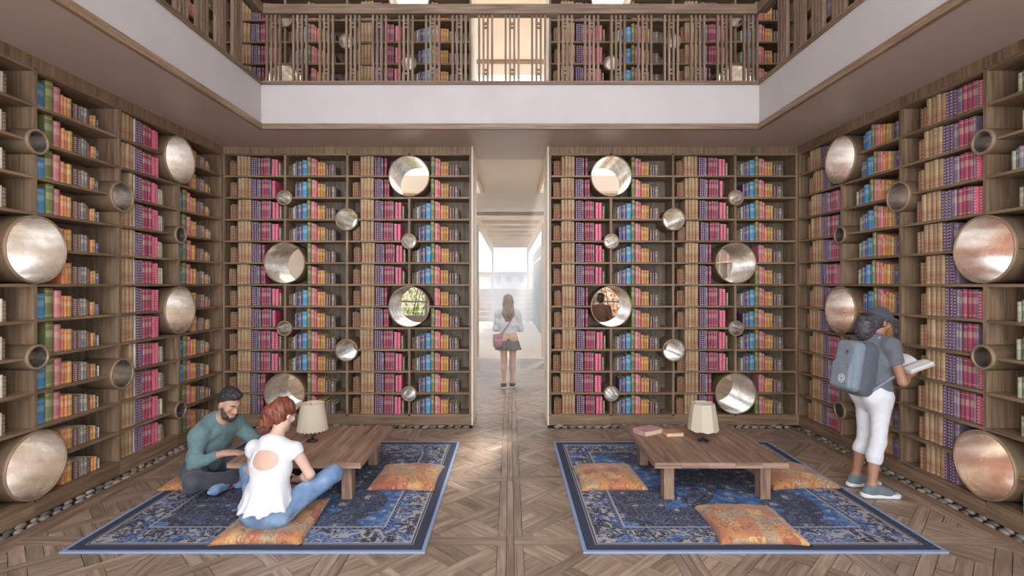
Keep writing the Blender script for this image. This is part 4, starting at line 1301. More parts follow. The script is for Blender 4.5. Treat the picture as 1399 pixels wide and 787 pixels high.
# ------------------------------------------------------------------ human figure helpers
def frame_of(fwd, up=(0, 0, 1)):
    f = unit(fwd); u = np.asarray(up, float); u = unit(u - f * np.dot(u, f)); s = np.cross(f, u)   # s = the figure's right
    return f, s, u
def head_prims(c, fwd, up, s=1.0, male=False):
    """c = centre of the head (between the ears, eye height)."""
    f, r, u = frame_of(fwd, up); fr = (r, f, u)
    P = lambda x, y, z: np.asarray(c) + s * (x * r + y * f + z * u)
    ps = [ell(P(0, -0.012, 0.028), V(.074, .094, .092) * s, fr, .02),
          ell(P(0, 0.022, -0.03), V(.06, .068, .082) * s, fr, .03),
          cone(P(0, 0.06, -0.092), P(0, 0.058, -0.09), .028 * s * (1.12 if male else 1), .028 * s, .035),
          cone(P(.038, .02, -.068), P(.012, .062, -.096), .026 * s, .02 * s, .02), cone(P(-.038, .02, -.068), P(-.012, .062, -.096), .026 * s, .02 * s, .02),
          cone(P(0, .088, .002), P(0, .106, -.032), .009 * s, .0135 * s, .012), ell(P(.011, .092, -.036), V(.009, .01, .008) * s, fr, .008), ell(P(-.011, .092, -.036), V(.009, .01, .008) * s, fr, .008),
          cone(P(.034, .078, .02), P(.01, .086, .018), .011 * s, .01 * s, .014), cone(P(-.034, .078, .02), P(-.01, .086, .018), .011 * s, .01 * s, .014),
          cone(P(.018, .084, -.06), P(-.018, .084, -.06), .0085 * s, .0085 * s, .007), cone(P(.014, .083, -.072), P(-.014, .083, -.072), .009 * s, .009 * s, .007),
          ell(P(.05, .062, -.02), V(.02, .02, .02) * s, fr, .02), ell(P(-.05, .062, -.02), V(.02, .02, .02) * s, fr, .02)]
    for e in (-1, 1):
        ps.append(ell(P(e * .075, -.004, -.012), V(.009, .02, .033) * s, fr, .006))
        ps.append(ell(P(e * .031, .09, .002), V(.015, .012, .009) * s, fr, .008, sub=True))
        ps.append(ell(P(e * .031, .078, .001), V(.0135, .0125, .011) * s, fr, .003))
    return ps, P, fr
def hand_prims(wrist, dirv, palm_n, s=1.0, right=True, curl=0.5, spread=0.0):
    """dirv: from wrist to knuckles; palm_n: the way the palm looks."""
    d = unit(dirv); pn = unit(np.asarray(palm_n) - d * np.dot(palm_n, d)); side = np.cross(d, pn)   # side = thumb side for the right hand
    if not right: side = -side
    W = np.asarray(wrist, float)
    ps = [cone(W, W + d * .03 * s, .026 * s, .03 * s, .02, flat=(pn, .7)), cone(W + d * .03 * s, W + d * .075 * s, .034 * s, .036 * s, .02, flat=(pn, .48))]
    for i, (o, l) in enumerate(((.027, .072), (.009, .08), (-.009, .075), (-.026, .058))):
        k = W + d * .085 * s + side * o * s
        a1 = curl * (.75 + .12 * i); a2 = curl * 2.1
        d1 = d * math.cos(a1) + pn * math.sin(a1) + side * o * spread; d2 = d * math.cos(a2) + pn * math.sin(a2)
        m = k + d1 * l * .52 * s; t = m + d2 * l * .45 * s
        ps += [cone(k - d * .02 * s, k, .0105 * s, .0098 * s, .012), cone(k, m, .0098 * s, .0088 * s, .004), cone(m, t, .0088 * s, .0072 * s, .004)]
    b = W + d * .03 * s + side * .028 * s
    t1 = b + (d * .6 + side * .75 + pn * .3) * .038 * s; t2 = t1 + (d * .9 + side * .2 + pn * .4) * .032 * s
    ps += [cone(W + d * .015 * s + side * .012 * s, b, .018 * s, .015 * s, .015), cone(b, t1, .0135 * s, .0115 * s, .008), cone(t1, t2, .011 * s, .0085 * s, .005)]
    return ps
def limb(a, b, c, ra, rm, rm2, rc, k=.03, flat=None):
    return [cone(a, b, ra, rm, k, flat), cone(b, c, rm2, rc, k, flat)]
def arm_prims(sh, el, wr, s=1.0, g=1.0):
    sh, el, wr = map(np.asarray, (sh, el, wr))
    return [cone(sh, el, .045 * s * g, .034 * s * g, .03), cone(el, el + (wr - el) * .35, .034 * s * g, .036 * s * g, .02), cone(el + (wr - el) * .3, wr, .037 * s * g, .024 * s * g, .02)]
def leg_prims(hip, kn, an, s=1.0, g=1.0, back=None):
    hip, kn, an = map(np.asarray, (hip, kn, an))
    bk = np.zeros(3) if back is None else unit(back) * .014 * s
    mid = kn + (an - kn) * .32 + bk
    return [cone(hip, kn, .082 * s * g, .052 * s * g, .04), cone(kn, mid, .05 * s * g, .053 * s * g, .03), cone(mid, an, .053 * s * g, .032 * s * g, .03)]
def foot_prims(an, toe_dir, s=1.0, g=0.0):
    d = unit(V(toe_dir[0], toe_dir[1], toe_dir[2])); an = np.asarray(an, float)
    up = unit(V(0, 0, 1) - d * d[2])
    heel = an - d * .035 * s - up * .05 * s; ball = an + d * .115 * s - up * .06 * s; toe = an + d * .165 * s - up * .064 * s
    return [cone(an, heel + d * .02, .033 * s + g, .034 * s + g, .03), cone(an, ball, .034 * s + g, .03 * s + g, .03), cone(heel, ball, .03 * s + g, .034 * s + g, .02), cone(ball, toe, .036 * s + g, .022 * s + g, .02, flat=(up, .75))]

def skin(name, rgb):
    m, nt, b = new_mat(name)
    b.inputs['Base Color'].default_value = (*rgb, 1); b.inputs['Roughness'].default_value = 0.5
    b.inputs['Subsurface Weight'].default_value = 0.08; b.inputs['Subsurface Radius'].default_value = (0.01, 0.004, 0.002); b.inputs['Subsurface Scale'].default_value = 1.0
    return m
def hair_mat(name, a, b2, scale=(90, 90, 8)):
    m, nt, b = new_mat(name)
    tc = N(nt, 'ShaderNodeTexCoord'); mp = N(nt, 'ShaderNodeMapping'); mp.inputs['Scale'].default_value = scale
    L(nt, tc.outputs['Object'], mp.inputs['Vector'])
    nz = N(nt, 'ShaderNodeTexNoise'); nz.inputs['Scale'].default_value = 1; nz.inputs['Detail'].default_value = 4; L(nt, mp.outputs[0], nz.inputs['Vector'])
    L(nt, ramp_n(nt, nz.outputs[0], [(.3, a), (.7, b2)]), b.inputs['Base Color']); b.inputs['Roughness'].default_value = 0.5
    bump_n(nt, b, nz.outputs[0], 0.6, 0.006)
    return m
def cloth(name, rgb, nscale=24, noise=.12, bump=.25): 
    return plain(name, rgb, .85, noise=noise, nscale=nscale, bump=bump, sheen=.15)
# ------------------------------------------------------------------ woman with a cap and backpack reading at the side bookcase
def px3(x, y, Y): return V((x - CX) * Y / F, Y, EYE - (y - CY) * Y / F)
H1 = 0.0065
M['skin_brown'] = skin('skin_warm_brown', srgb(176, 128, 102))
M['skin_tan'] = skin('skin_tan', srgb(196, 154, 130))
M['skin_fair'] = skin('skin_fair', srgb(214, 176, 156))
M['tee_grey'] = cloth('charcoal_grey_tee', srgb(104, 108, 116))
M['white_denim'] = cloth('white_denim', srgb(226, 226, 230), noise=.05)
M['cap'] = cloth('slate_cap', srgb(74, 76, 86))
M['hair_dark'] = hair_mat('dark_curly_hair', srgb(40, 36, 38), srgb(92, 88, 94), (60, 60, 60))
M['shoe_grey'] = cloth('grey_canvas_shoe', srgb(110, 122, 130))
M['rubber'] = plain('white_rubber', srgb(226, 228, 230), .5)
M['pack'] = cloth('grey_blue_pack', srgb(128, 138, 150), noise=.08)
M['pack_dark'] = cloth('dark_grey_pack', srgb(86, 92, 102), noise=.08)
M['paper'] = plain('white_paper', srgb(238, 236, 232), .8)

def standing_reader():
    base = V(3.13, 4.45, 0.0)
    f, r, u = frame_of((math.cos(.12), math.sin(.12), 0))        # r = her right, towards the camera
    pel = V(3.155, 4.45, .86); O = lambda x, y, z: V(3.155, 4.45, 0) + f * x + r * y + V(0, 0, z)
    hipR, hipL = O(.0, .085, .83), O(0, -.085, .83)
    kR, kL = V(3.13, 4.355, .46), V(3.155, 4.55, .46)
    aR, aL = V(3.055, 4.325, .095), V(3.085, 4.565, .095)
    chest, upper, neck = O(.0, 0, 1.12), O(-.01, 0, 1.26), O(.012, 0, 1.345)
    shR, shL = O(.015, .165, 1.285), O(.015, -.165, 1.285)
    elR, elL = O(.075, .215, .985), O(.09, -.205, .99)
    wrR, wrL = O(.215, .125, 1.02), O(.24, -.09, 1.05)
    hd = O(.052, 0, 1.475)
    hf = unit(f * 1 + V(0, 0, -.38)); hp, HP, hfr = head_prims(hd, hf, V(0, 0, 1) + f * .3, .98)
    torso = [cone(O(-.005, 0, .85), O(0, 0, .99), .155, .122, .05, (f, .72)), cone(O(0, 0, .99), chest, .122, .138, .05, (f, .74)), cone(chest, upper, .138, .115, .05, (f, .7)),
             cone(shL, shR, .05, .05, .05), ell(O(.085, .06, 1.16), (.055, .055, .06), None, .04), ell(O(.085, -.06, 1.16), (.055, .055, .06), None, .04),
             ell(O(-.06, .07, .85), (.09, .085, .1), None, .05), ell(O(-.06, -.07, .85), (.09, .085, .1), None, .05)]
    legs = leg_prims(hipR, kR, aR, 1, .95, -f) + leg_prims(hipL, kL, aL, 1, .95, -f)
    nk = [cone(upper, hd + V(0, 0, -.06) - f * .02, .058, .05, .04)]
    arms = arm_prims(shR, elR, wrR) + arm_prims(shL, elL, wrL)
    hR = hand_prims(wrR, O(.33, .085, 1.04) - wrR, V(0, 0, 1) - r * .6, .95, True, .35)
    hL = hand_prims(wrL, O(.36, -.07, 1.075) - wrL, V(0, 0, 1) + r * .6, .95, False, .35)
    td = unit(V(1, -.06, 0)); tdL = unit(V(1, .1, 0))
    feet = foot_prims(aR, td, .98) + foot_prims(aL, tdL, .98)
    body = link('person', sdf_mesh('person', torso + legs + nk + arms + hR + hL + feet + hp, H1, M['skin_brown'], base), None, base)
    tag(body, 'standing woman in cap, grey tee and white trousers reading at the bookcase', 'person')
    def child(nm, prims, mat, h=H1, cuts=(), wr=None, par=body, sm=1):
        return link(nm, sdf_mesh(nm, prims, h, mat, base, cuts, wr, sm), par)
    # t-shirt
    sl = []
    for sh, el in ((shR, elR), (shL, elL)):
        e = sh + (el - sh) * .52
        sl.append(cone(sh, e, .062, .056, .03, cut=[(e, el - sh)]))
    child('tee', grow(torso[:6], .014) + [cone(O(-.005, 0, .99), O(-.005, 0, .80), .142, .166, .03, (f, .76))] + sl, M['tee_grey'],
          cuts=[(O(0, 0, .842), (0, 0, -1)), ], wr=folds(.0035, 22, 18, 26), sm=1)
    # cropped trousers
    pl = grow([torso[0], torso[6], torso[7]], .011)
    pants = pl[:1] + grow(torso[6:], .004)
    for hip, kn, an, cutf in ((hipR, kR, aR, .5), (hipL, kL, aL, .42)):
        e = kn + (an - kn) * cutf
        pants += [dict(p, cut=[(e, an - kn)]) for p in grow(leg_prims(hip, kn, an, 1, .95, -f), .007)]
    child('trousers', pants, M['white_denim'], cuts=[(O(0, 0, .93), (0, 0, 1))], wr=folds(.0025, 16, 20, 34, 1))
    # shoes with white soles
    for an, t in ((aR, td), (aL, tdL)):
        up = V(0, 0, 1)
        s = child('shoe', [dict(p, cut=[(V(0, 0, an[2] + .005), (0, 0, 1))]) for p in foot_prims(an, t, 1.0, .009)], M['shoe_grey'], cuts=[(V(0, 0, .026), (0, 0, -1))])
        hl, tl = an - t * .045, an + t * .185
        sole = [cone(V(hl[0], hl[1], .016), V(tl[0], tl[1], .016), .046, .047, .01, cut=[(V(0, 0, .036), (0, 0, 1)), (V(0, 0, .002), (0, 0, -1))])]
        child('sole', sole, M['rubber'], h=.006, par=s)
    # hair, cap
    hw = lambda X, Y, Z: .007 * np.sin(70 * X + 2 * np.sin(60 * Z)) * np.sin(66 * Z + 2 * np.sin(50 * Y)) * np.sin(60 * Y)
    bun = hd - f * .125 - V(0, 0, .035)
    child('hair', [ell(bun, (.085, .08, .095), None, .03), ell(bun - V(0, 0, .06) - f * .012, (.07, .07, .07), None, .03), ell(HP(0, -.025, .0), (.083, .09, .09), hfr, .03, cut=[(HP(0, .018, 0), hfr[1])]),
                   cone(HP(.078, .0, .02), HP(.074, .02, -.012), .012, .006, .01)], M['hair_dark'], wr=hw)
    cp = child('cap', [ell(HP(0, -.008, .036), (.09, .11, .096), hfr, .01, cut=[(HP(0, 0, .022), -(hfr[2] + .12 * hfr[1]))]), cone(HP(-.052, .085, .05), HP(.052, .085, .05), .045, .045, .012, (hfr[2], .3), cut=[(HP(0, .07, 0), -hfr[1])])], M['cap'], wr=folds(.0015, 40, 40, 40))
    child('visor', [ell(HP(0, .105, .030), (.066, .07, .006), hfr, .008)], M['cap'], par=cp, h=.005)
    child('eyebrow', [cone(HP(.044, .075, .02), HP(.018, .088, .022), .004, .0045, .004)], M['hair_dark'], h=.004, sm=0)
    # ------- her backpack
    bb = V(2.965, 4.435, .845)
    e = empty('backpack', tuple(bb)); tag(e, 'grey backpack with round pale emblem worn by the standing woman', 'backpack')
    def bch(nm, prims, mat, h=.007, cuts=(), wr=None, par=e): return link(nm, sdf_mesh(nm, prims, h, mat, bb, cuts, wr, 1), par)
    fr = (f, r, V(0, 0, 1)); tl = unit(V(0, 0, 1) + f * .16); f2 = unit(f - tl * np.dot(f, tl)); fr2 = (f2, r, tl)
    B = lambda x, y, z: V(3.0, 4.435, 1.085) + f2 * x + r * y + tl * z
    bch('main_compartment', [rbox(B(.02, 0, -.01), (.088, .148, .235), .075, fr2, .02)], M['pack_dark'], wr=folds(.003, 30, 24, 26))
    pk = bch('front_panel', [rbox(B(-.075, 0, .0), (.055, .128, .215), .052, fr2, .02)], M['pack'], wr=folds(.002, 30, 24, 26))
    bch('pocket', [rbox(B(-.125, 0, -.085), (.028, .112, .115), .027, fr2, .02)], M['pack'], wr=folds(.002, 30, 24, 26))
    def ring(c, nrm, r0, r1, mat, nm, rough=None):
        n2, s2, u2 = frame_of(nrm)
        vs, fs, sg = [], [], 28
        for i in range(sg):
            a = 2 * PI * i / sg
            for rr in (r0, r1): vs.append(tuple(np.asarray(c) - bb + n2 * .001 + (s2 * math.cos(a) + u2 * math.sin(a)) * rr))
        for i in range(sg):
            j = (i + 1) % sg; fs.append((2 * i, 2 * i + 1, 2 * j + 1, 2 * j))
        o = link(nm, mesh_from(nm, vs, fs, [mat]), e); o.modifiers.new('thickness', 'SOLIDIFY').thickness = .002
        return o
    em = -f2 * 1.0
    c = B(-.1545, .035, -.115)
    ring(c, em, .031, .037, M['rubber'], 'emblem'); ring(c, em, .013, .02, M['rubber'], 'emblem')
    for k in range(5):
        a = k * 1.2566; cc = c + (r * math.cos(a) + tl * math.sin(a)) * .0245
        ring(cc, em, .0, .0042, M['rubber'], 'emblem')
    ring(B(-.131, .03, .115), em, .0, .017, plain('purple_patch', srgb(108, 84, 116), .8), 'patch')
    for sgn in (1, -1):
        y = sgn * .085
        bch('strap', [cone(B(.09, y, .17), O(-.03, sgn * .095, 1.335), .02, .02, .01, (r, 1.0)), cone(O(-.03, sgn * .095, 1.335), O(.075, sgn * .11, 1.32), .02, .02, .01), cone(O(.075, sgn * .11, 1.32), O(.125, sgn * .125, 1.22), .019, .018, .012),
                      cone(O(.125, sgn * .125, 1.22), O(.09, sgn * .165, 1.05), .018, .014, .012), cone(O(.09, sgn * .165, 1.05), B(.06, sgn * .14, -.17), .012, .012, .01)], M['pack'], h=.006)
    bch('grab_handle', [cone(B(.07, .04, .215), B(.06, .025, .262), .009, .009, .01), cone(B(.06, .025, .262), B(.06, -.025, .262), .009, .009, .01), cone(B(.06, -.025, .262), B(.07, -.04, .215), .009, .009, .01)], M['pack_dark'], h=.005)
    # ------- the open book in her hands
    ob = O(.305, .02, 1.085)
    k = empty('open_book', tuple(ob), .12); tag(k, 'open white book held by the standing woman', 'book')
    k.rotation_euler = (0.12, -0.30, .12)
    def leafpile(sg):
        n, m2 = 12, 2; vs, fs = [], []
        for lay in (0, 1):
            for i in range(n + 1):
                t = i / n; y = sg * t * .17; z = .030 * math.sin(min(1, t * 1.25) * 2.2) * (1 - .35 * t) + .018 * t
                zz = z + .012 if lay else z * .75 - .004
                for x in (-.125, .125): vs.append((x * .9, y * .88, zz))
        w = (n + 1) * 2
        for i in range(n):
            a = i * 2
            fs += [(a, a + 2, a + 3, a + 1)[::-1], (w + a, w + a + 2, w + a + 3, w + a + 1), (a, a + 2, w + a + 2, w + a), (a + 1, w + a + 1, w + a + 3, a + 3)]
        fs += [(2 * n, 2 * n + 1, w + 2 * n + 1, w + 2 * n), (0, w, w + 1, 1)]
        me = mesh_from('pages', vs, fs, [M['paper']]); bm = bmesh.new(); bm.from_mesh(me); bmesh.ops.recalc_face_normals(bm, faces=bm.faces); bm.to_mesh(me); bm.free()
        return me
    for sg in (1, -1):
        link('pages', leafpile(sg), k)
        cv = link('cover', mesh_from('cover', [(-.117, 0, -.006), (.117, 0, -.006), (.117, sg * .156, .012), (-.117, sg * .156, .012)], [(0, 1, 2, 3)], [M['paper']]), k)
        cv.modifiers.new('thickness', 'SOLIDIFY').thickness = .003
standing_reader()
# ------------------------------------------------------------------ bearded man sitting cross-legged at the table
M['sweater'] = cloth('teal_grey_sweater', srgb(104, 130, 134), nscale=40)
M['trouser_grey'] = cloth('charcoal_trousers', srgb(74, 74, 84))
M['hair_black'] = hair_mat('black_short_hair', srgb(26, 24, 28), srgb(74, 68, 70), (110, 110, 110))
M['beard'] = hair_mat('dark_beard', srgb(52, 40, 36), srgb(84, 66, 58), (140, 140, 140))
M['sock'] = cloth('maroon_sock', srgb(110, 50, 56))
M['shoe_blue'] = cloth('pale_blue_shoe', srgb(128, 154, 190))
def seated_man():
    z0 = RT + 0.045
    base = V(-2.72, 4.62, z0)
    f, r, u = frame_of((math.cos(-.35), math.sin(-.35), 0))
    O = lambda x, y, z: V(-2.75, 4.62, z0) + f * x + r * y + V(0, 0, z)
    pel, wst, chs, upp = O(.0, 0, .11), O(.025, 0, .25), O(.09, 0, .38), O(.15, 0, .475)
    shR, shL = O(.16, .19, .455), O(.165, -.19, .455)
    elR, elL = O(.175, .25, .225), O(.33, -.26, .27)
    wrR, wrL = O(.39, .15, .305), O(.475, -.10, .325)
    hd = O(.285, 0, .69)
    hf = unit(f + r * .1 + V(0, 0, -.42)); hp, HP, hfr = head_prims(hd, hf, V(0, 0, 1) + f * .45, 1.06, True)
    torso = [cone(pel, wst, .15, .135, .05, (f, .78)), cone(wst, chs, .135, .165, .06, (f, .7)), cone(chs, upp, .165, .125, .06, (f, .68)), cone(shL, shR, .06, .06, .06),
             ell(O(-.05, .08, .09), (.1, .1, .095), None, .05), ell(O(-.05, -.08, .09), (.1, .1, .095), None, .05)]
    kR, kL = O(.30, .36, .125), O(.36, -.36, .14)
    aR, aL = O(.40, -.03, .045), O(.36, .12, .06)
    legs = leg_prims(O(.02, .1, .1), kR, aR, 1.02, 1.02) + leg_prims(O(.02, -.1, .1), kL, aL, 1.02, 1.02)
    nk = [cone(upp, hd + V(0, 0, -.07) - f * .03, .065, .058, .04)]
    arms = arm_prims(shR, elR, wrR, 1.1) + arm_prims(shL, elL, wrL, 1.1)
    hR = hand_prims(wrR, O(.5, .09, .31) - wrR, V(0, 0, -1) - r * .2, 1.05, True, .22)
    hL = hand_prims(wrL, O(.58, -.07, .33) - wrL, V(0, 0, -1) + r * .2, 1.05, False, .22)
    tR, tL = unit(O(.50, -.25, .03) - aR), unit(V(-.15, -1, .12))
    feet = foot_prims(aR, V(tR[0], tR[1], 0), 1.0) + foot_prims(aL, tL, .86)
    body = link('person', sdf_mesh('person', torso + legs + nk + arms + hR + hL + feet + hp, .0065, M['skin_tan'], base), None, base)
    tag(body, 'bearded man in teal sweater sitting cross-legged, hands on the low table', 'person')
    def child(nm, prims, mat, h=.0065, cuts=(), wr=None, par=body, sm=1): return link(nm, sdf_mesh(nm, prims, h, mat, base, cuts, wr, sm), par)
    sw = grow(torso[:4], .016)
    sw[0] = cone(O(-.005, 0, .15), wst, .17, .155, .05, (f, .82))
    for sh, el, wr in ((shR, elR, wrR), (shL, elL, wrL)):
        e = el + (wr - el) * .8
        sw += [cone(sh, el, .068, .056, .04), cone(el, e, .054, .041, .03, cut=[(e, wr - el)])]
    sw.append(cone(upp + V(0, 0, .02), upp + V(0, 0, .055) + f * .015, .072, .062, .02, cut=[(upp + V(0, 0, .05) + f * .012, V(0, 0, 1) + f * .4)]))
    child('sweater', sw, M['sweater'], cuts=[(O(0, 0, .075), (0, 0, -1))], wr=folds(.0045, 26, 22, 30))
    pn = grow([torso[4], torso[5], torso[0]], .012)
    pn[2] = dict(pn[2], b=pel + (wst - pel) * .5)
    for hip, kn, an in ((O(.02, .1, .1), kR, aR), (O(.02, -.1, .1), kL, aL)):
        e = kn + (an - kn) * .86
        pn += [cone(hip, kn, .1, .074, .04), cone(kn, e, .072, .052, .03, cut=[(e, an - kn)])]
    child('trousers', pn, M['trouser_grey'], cuts=[(V(0, 0, RT + .03), (0, 0, -1))], wr=folds(.004, 24, 24, 30, 2))
    for an, t in ((aR, V(tR[0], tR[1], 0)), (aL, tL)):
        s = child('shoe', [dict(p, cut=[(an, V(0, 0, 1) * .6 - unit(t) * .4)]) for p in foot_prims(an, t, 1.02 if t is not tL else .88, .009)], M['shoe_blue'], cuts=[(V(0, 0, RT + .004), (0, 0, -1))])
        child('sock', [cone(an, an + (V(0, 0, .02) - unit(t) * .035), .043, .04, .01)], M['sock'])
    hw = lambda X, Y, Z: .0035 * np.sin(160 * X) * np.sin(150 * Y) * np.sin(170 * Z)
    s = 1.06
    hl = HP(0, .082, .07); up2 = hfr[2]; fw = hfr[1]
    child('hair', [ell(HP(0, -.012, .03), V(.079, .099, .098) * s, hfr, .01, cut=[(HP(0, .03, .045), fw * .62 - up2 * .78)]), ell(HP(0, -.004, .088), V(.066, .086, .052) * s, hfr, .02, cut=[(HP(0, .03, .05), fw * .45 - up2 * .9)]), ell(HP(0, .055, .098), V(.05, .035, .032) * s, hfr, .02)],
          M['hair_black'], wr=lambda X, Y, Z: .006 * np.sin(150 * X + 3 * np.sin(90 * Z)) * np.sin(140 * Y + 2 * np.sin(80 * X)) * (Z > hd[2] + .05))
    child('beard', [cone(HP(.066, .02, -.03), HP(.042, .052, -.088), .015, .027, .01), cone(HP(-.066, .02, -.03), HP(-.042, .052, -.088), .015, .027, .01), cone(HP(.036, .055, -.09), HP(-.036, .055, -.09), .024, .024, .02),
                    ell(HP(0, .068, -.102), (.036, .034, .034), hfr, .015), cone(HP(.024, .083, -.05), HP(-.024, .083, -.05), .006, .006, .004), ell(HP(0, .092, -.066), (.021, .02, .009), hfr, .004, sub=True)], M['beard'], h=.005, wr=hw)
    for e in (-1, 1): child('eyebrow', [cone(HP(e * .046, .08, .024), HP(e * .016, .094, .024), .0045, .005, .004)], M['hair_black'], h=.004, sm=0)
seated_man()

# ------------------------------------------------------------------ woman in white top and jeans, sitting with her back to the room
M['white_knit'] = cloth('white_knit_top', srgb(222, 222, 226), noise=.04)
def denim():
    m, nt, b = new_mat('faded_blue_denim')
    tc = N(nt, 'ShaderNodeTexCoord')
    a = N(nt, 'ShaderNodeTexNoise'); a.inputs['Scale'].default_value = 9; a.inputs['Detail'].default_value = 5; L(nt, tc.outputs['Object'], a.inputs['Vector'])
    c = N(nt, 'ShaderNodeTexNoise'); c.inputs['Scale'].default_value = 90; c.inputs['Detail'].default_value = 3; L(nt, tc.outputs['Object'], c.inputs['Vector'])
    col = ramp_n(nt, a.outputs[0], [(.3, srgb(92, 120, 154)), (.55, srgb(126, 152, 184)), (.75, srgb(168, 188, 210))])
    L(nt, mix_n(nt, math_n(nt, 'MULTIPLY', c.outputs[0], .3), col, srgb(86, 112, 150)), b.inputs['Base Color']); b.inputs['Roughness'].default_value = .9
    bump_n(nt, b, a.outputs[0], .3, .01)
    return m
M['denim'] = denim()
M['hair_auburn'] = hair_mat('auburn_hair', srgb(78, 36, 26), srgb(150, 82, 58), (70, 70, 12))
def seated_woman():
    z0 = RT + .05
    f, r, u = frame_of((.12, 1, 0))
    base = V(-1.765, 3.74, z0)
    O = lambda x, y, z: V(-1.765, 3.74, z0) + f * x + r * y + V(0, 0, z * .94)
    pel, wst, chs, upp = O(0, 0, .1), O(.0, 0, .27), O(.03, 0, .42), O(.055, 0, .545)
    shR, shL = O(.07, .162, .55), O(.07, -.162, .55)
    elR, elL = O(.10, .265, .345), O(.13, -.215, .33)
    wrR, wrL = O(.24, .10, .235), O(.30, -.11, .24)
    hd = O(.155, .02, .80)
    hf = unit(f + r * .35 + V(0, 0, -.55)); hp, HP, hfr = head_prims(hd, hf, V(0, 0, 1) + f * .5 + r * .12, .98)
    torso = [cone(pel, wst, .15, .112, .05, (f, .75)), cone(wst, chs, .112, .132, .05, (f, .74)), cone(chs, upp, .134, .11, .05, (f, .68)), cone(shL, shR, .046, .046, .05),
             ell(O(-.03, .08, .09), (.1, .1, .095), None, .05), ell(O(-.03, -.08, .09), (.1, .1, .095), None, .05)]
    hipR, hipL = O(.03, .1, .1), O(.03, -.1, .1)
    kR, kL = O(.25, .375, .29), O(.24, -.31, .29)
    aR, aL = O(.40, .03, .05), O(.42, -.05, .07)
    legs = leg_prims(hipR, kR, aR) + leg_prims(hipL, kL, aL)
    nk = [cone(upp, hd + V(0, 0, -.07) - f * .035, .052, .046, .04)]
    arms = arm_prims(shR, elR, wrR, .98) + arm_prims(shL, elL, wrL, .98)
    hR = hand_prims(wrR, O(.33, .02, .22) - wrR, V(0, 0, -1), .95, True, .4); hL = hand_prims(wrL, O(.37, -.04, .23) - wrL, V(0, 0, -1), .95, False, .4)
    tR, tL = unit(-r * .9 + f * .3), unit(r * .85 + f * .4)
    feet = foot_prims(aR, tR, .95) + foot_prims(aL + V(0, 0, .0), tL, .95)
    body = link('person', sdf_mesh('person', torso + legs + nk + arms + hR + hL + feet + hp, .0065, M['skin_fair'], base), None, base)
    tag(body, 'woman in white peplum top and jeans sitting with her back turned', 'person')
    def child(nm, prims, mat, h=.0065, cuts=(), wr=None, par=body, sm=1): return link(nm, sdf_mesh(nm, prims, h, mat, base, cuts, wr, sm), par)
    sl = []
    for sh, el in ((shR, elR), (shL, elL)):
        e = sh + (el - sh) * .22
        sl.append(cone(sh, e, .049, .052, .03, cut=[(e, el - sh)]))
    top = grow(torso[1:3], .012) + grow(torso[3:4], .006) + sl + [cone(O(-.0, 0, .31), O(-.015, 0, .21), .122, .158, .04, (f, .86)), cone(O(-.015, 0, .21), O(-.03, 0, .07), .158, .222, .03, (f, .9), cut=[(O(0, 0, .135), (0, .0, -1))])]
    top += [ell(O(-.07, -.005, .50), (.118, .085, .07), (r, f, V(0, 0, 1)), .004, sub=True)]
    def pl(X, Y, Z):
        a = np.arctan2(Y - base[1], X - base[0]); w = np.clip((z0 + .27 - Z) / .17, 0, 1)
        return w * (.009 * np.sin(11 * a + 1.2 * np.sin(3 * a)) + .003 * np.sin(23 * a)) + .0035 * np.sin(34 * Z + 14 * X + 2 * np.sin(20 * X)) * np.sin(16 * X + 9 * Z)
    child('peplum_top', top, M['white_knit'], wr=pl)
    jn = grow([torso[4], torso[5], dict(torso[0], b=pel + (wst - pel) * .3)], .012)
    for hip, kn, an in ((hipR, kR, aR), (hipL, kL, aL)):
        e = kn + (an - kn) * .85
        jn += [cone(hip, kn, .094, .066, .04), cone(kn, e, .064, .045, .03, cut=[(e, an - kn)])]
    jn += [ell(O(-.13, 0, .2), (.08, .06, .04), (r, f, V(0, 0, 1)), .01, sub=True)]
    child('jeans', jn, M['denim'], cuts=[(V(0, 0, RT + .032), (0, 0, -1))], wr=folds(.0035, 26, 24, 30, 3))
    hw = lambda X, Y, Z: .0035 * np.sin(120 * (X + .35 * Z) + 2 * np.sin(30 * Z)) + .002 * np.sin(210 * (X + .3 * Z) + 60 * Y)
    tie = HP(-.01, -.10, .03)
    child('hair', [ell(HP(0, -.018, .035), (.084, .1, .092), hfr, .02, cut=[(HP(0, .075, 0), hfr[1] - .5 * hfr[2])]), ell(HP(0, -.045, -.01), (.078, .068, .085), hfr, .02), cone(tie, tie + V(-.02, -.03, -.03), .035, .04, .02),
                   cone(tie + V(-.02, -.03, -.03), tie + V(-.05, -.035, -.12), .045, .04, .02), cone(tie + V(-.05, -.035, -.12), tie + V(-.095, -.02, -.19), .038, .012, .02), cone(tie + V(-.04, -.035, -.1), tie + V(-.04, -.02, -.20), .03, .008, .02)], M['hair_auburn'], wr=hw)
seated_woman()

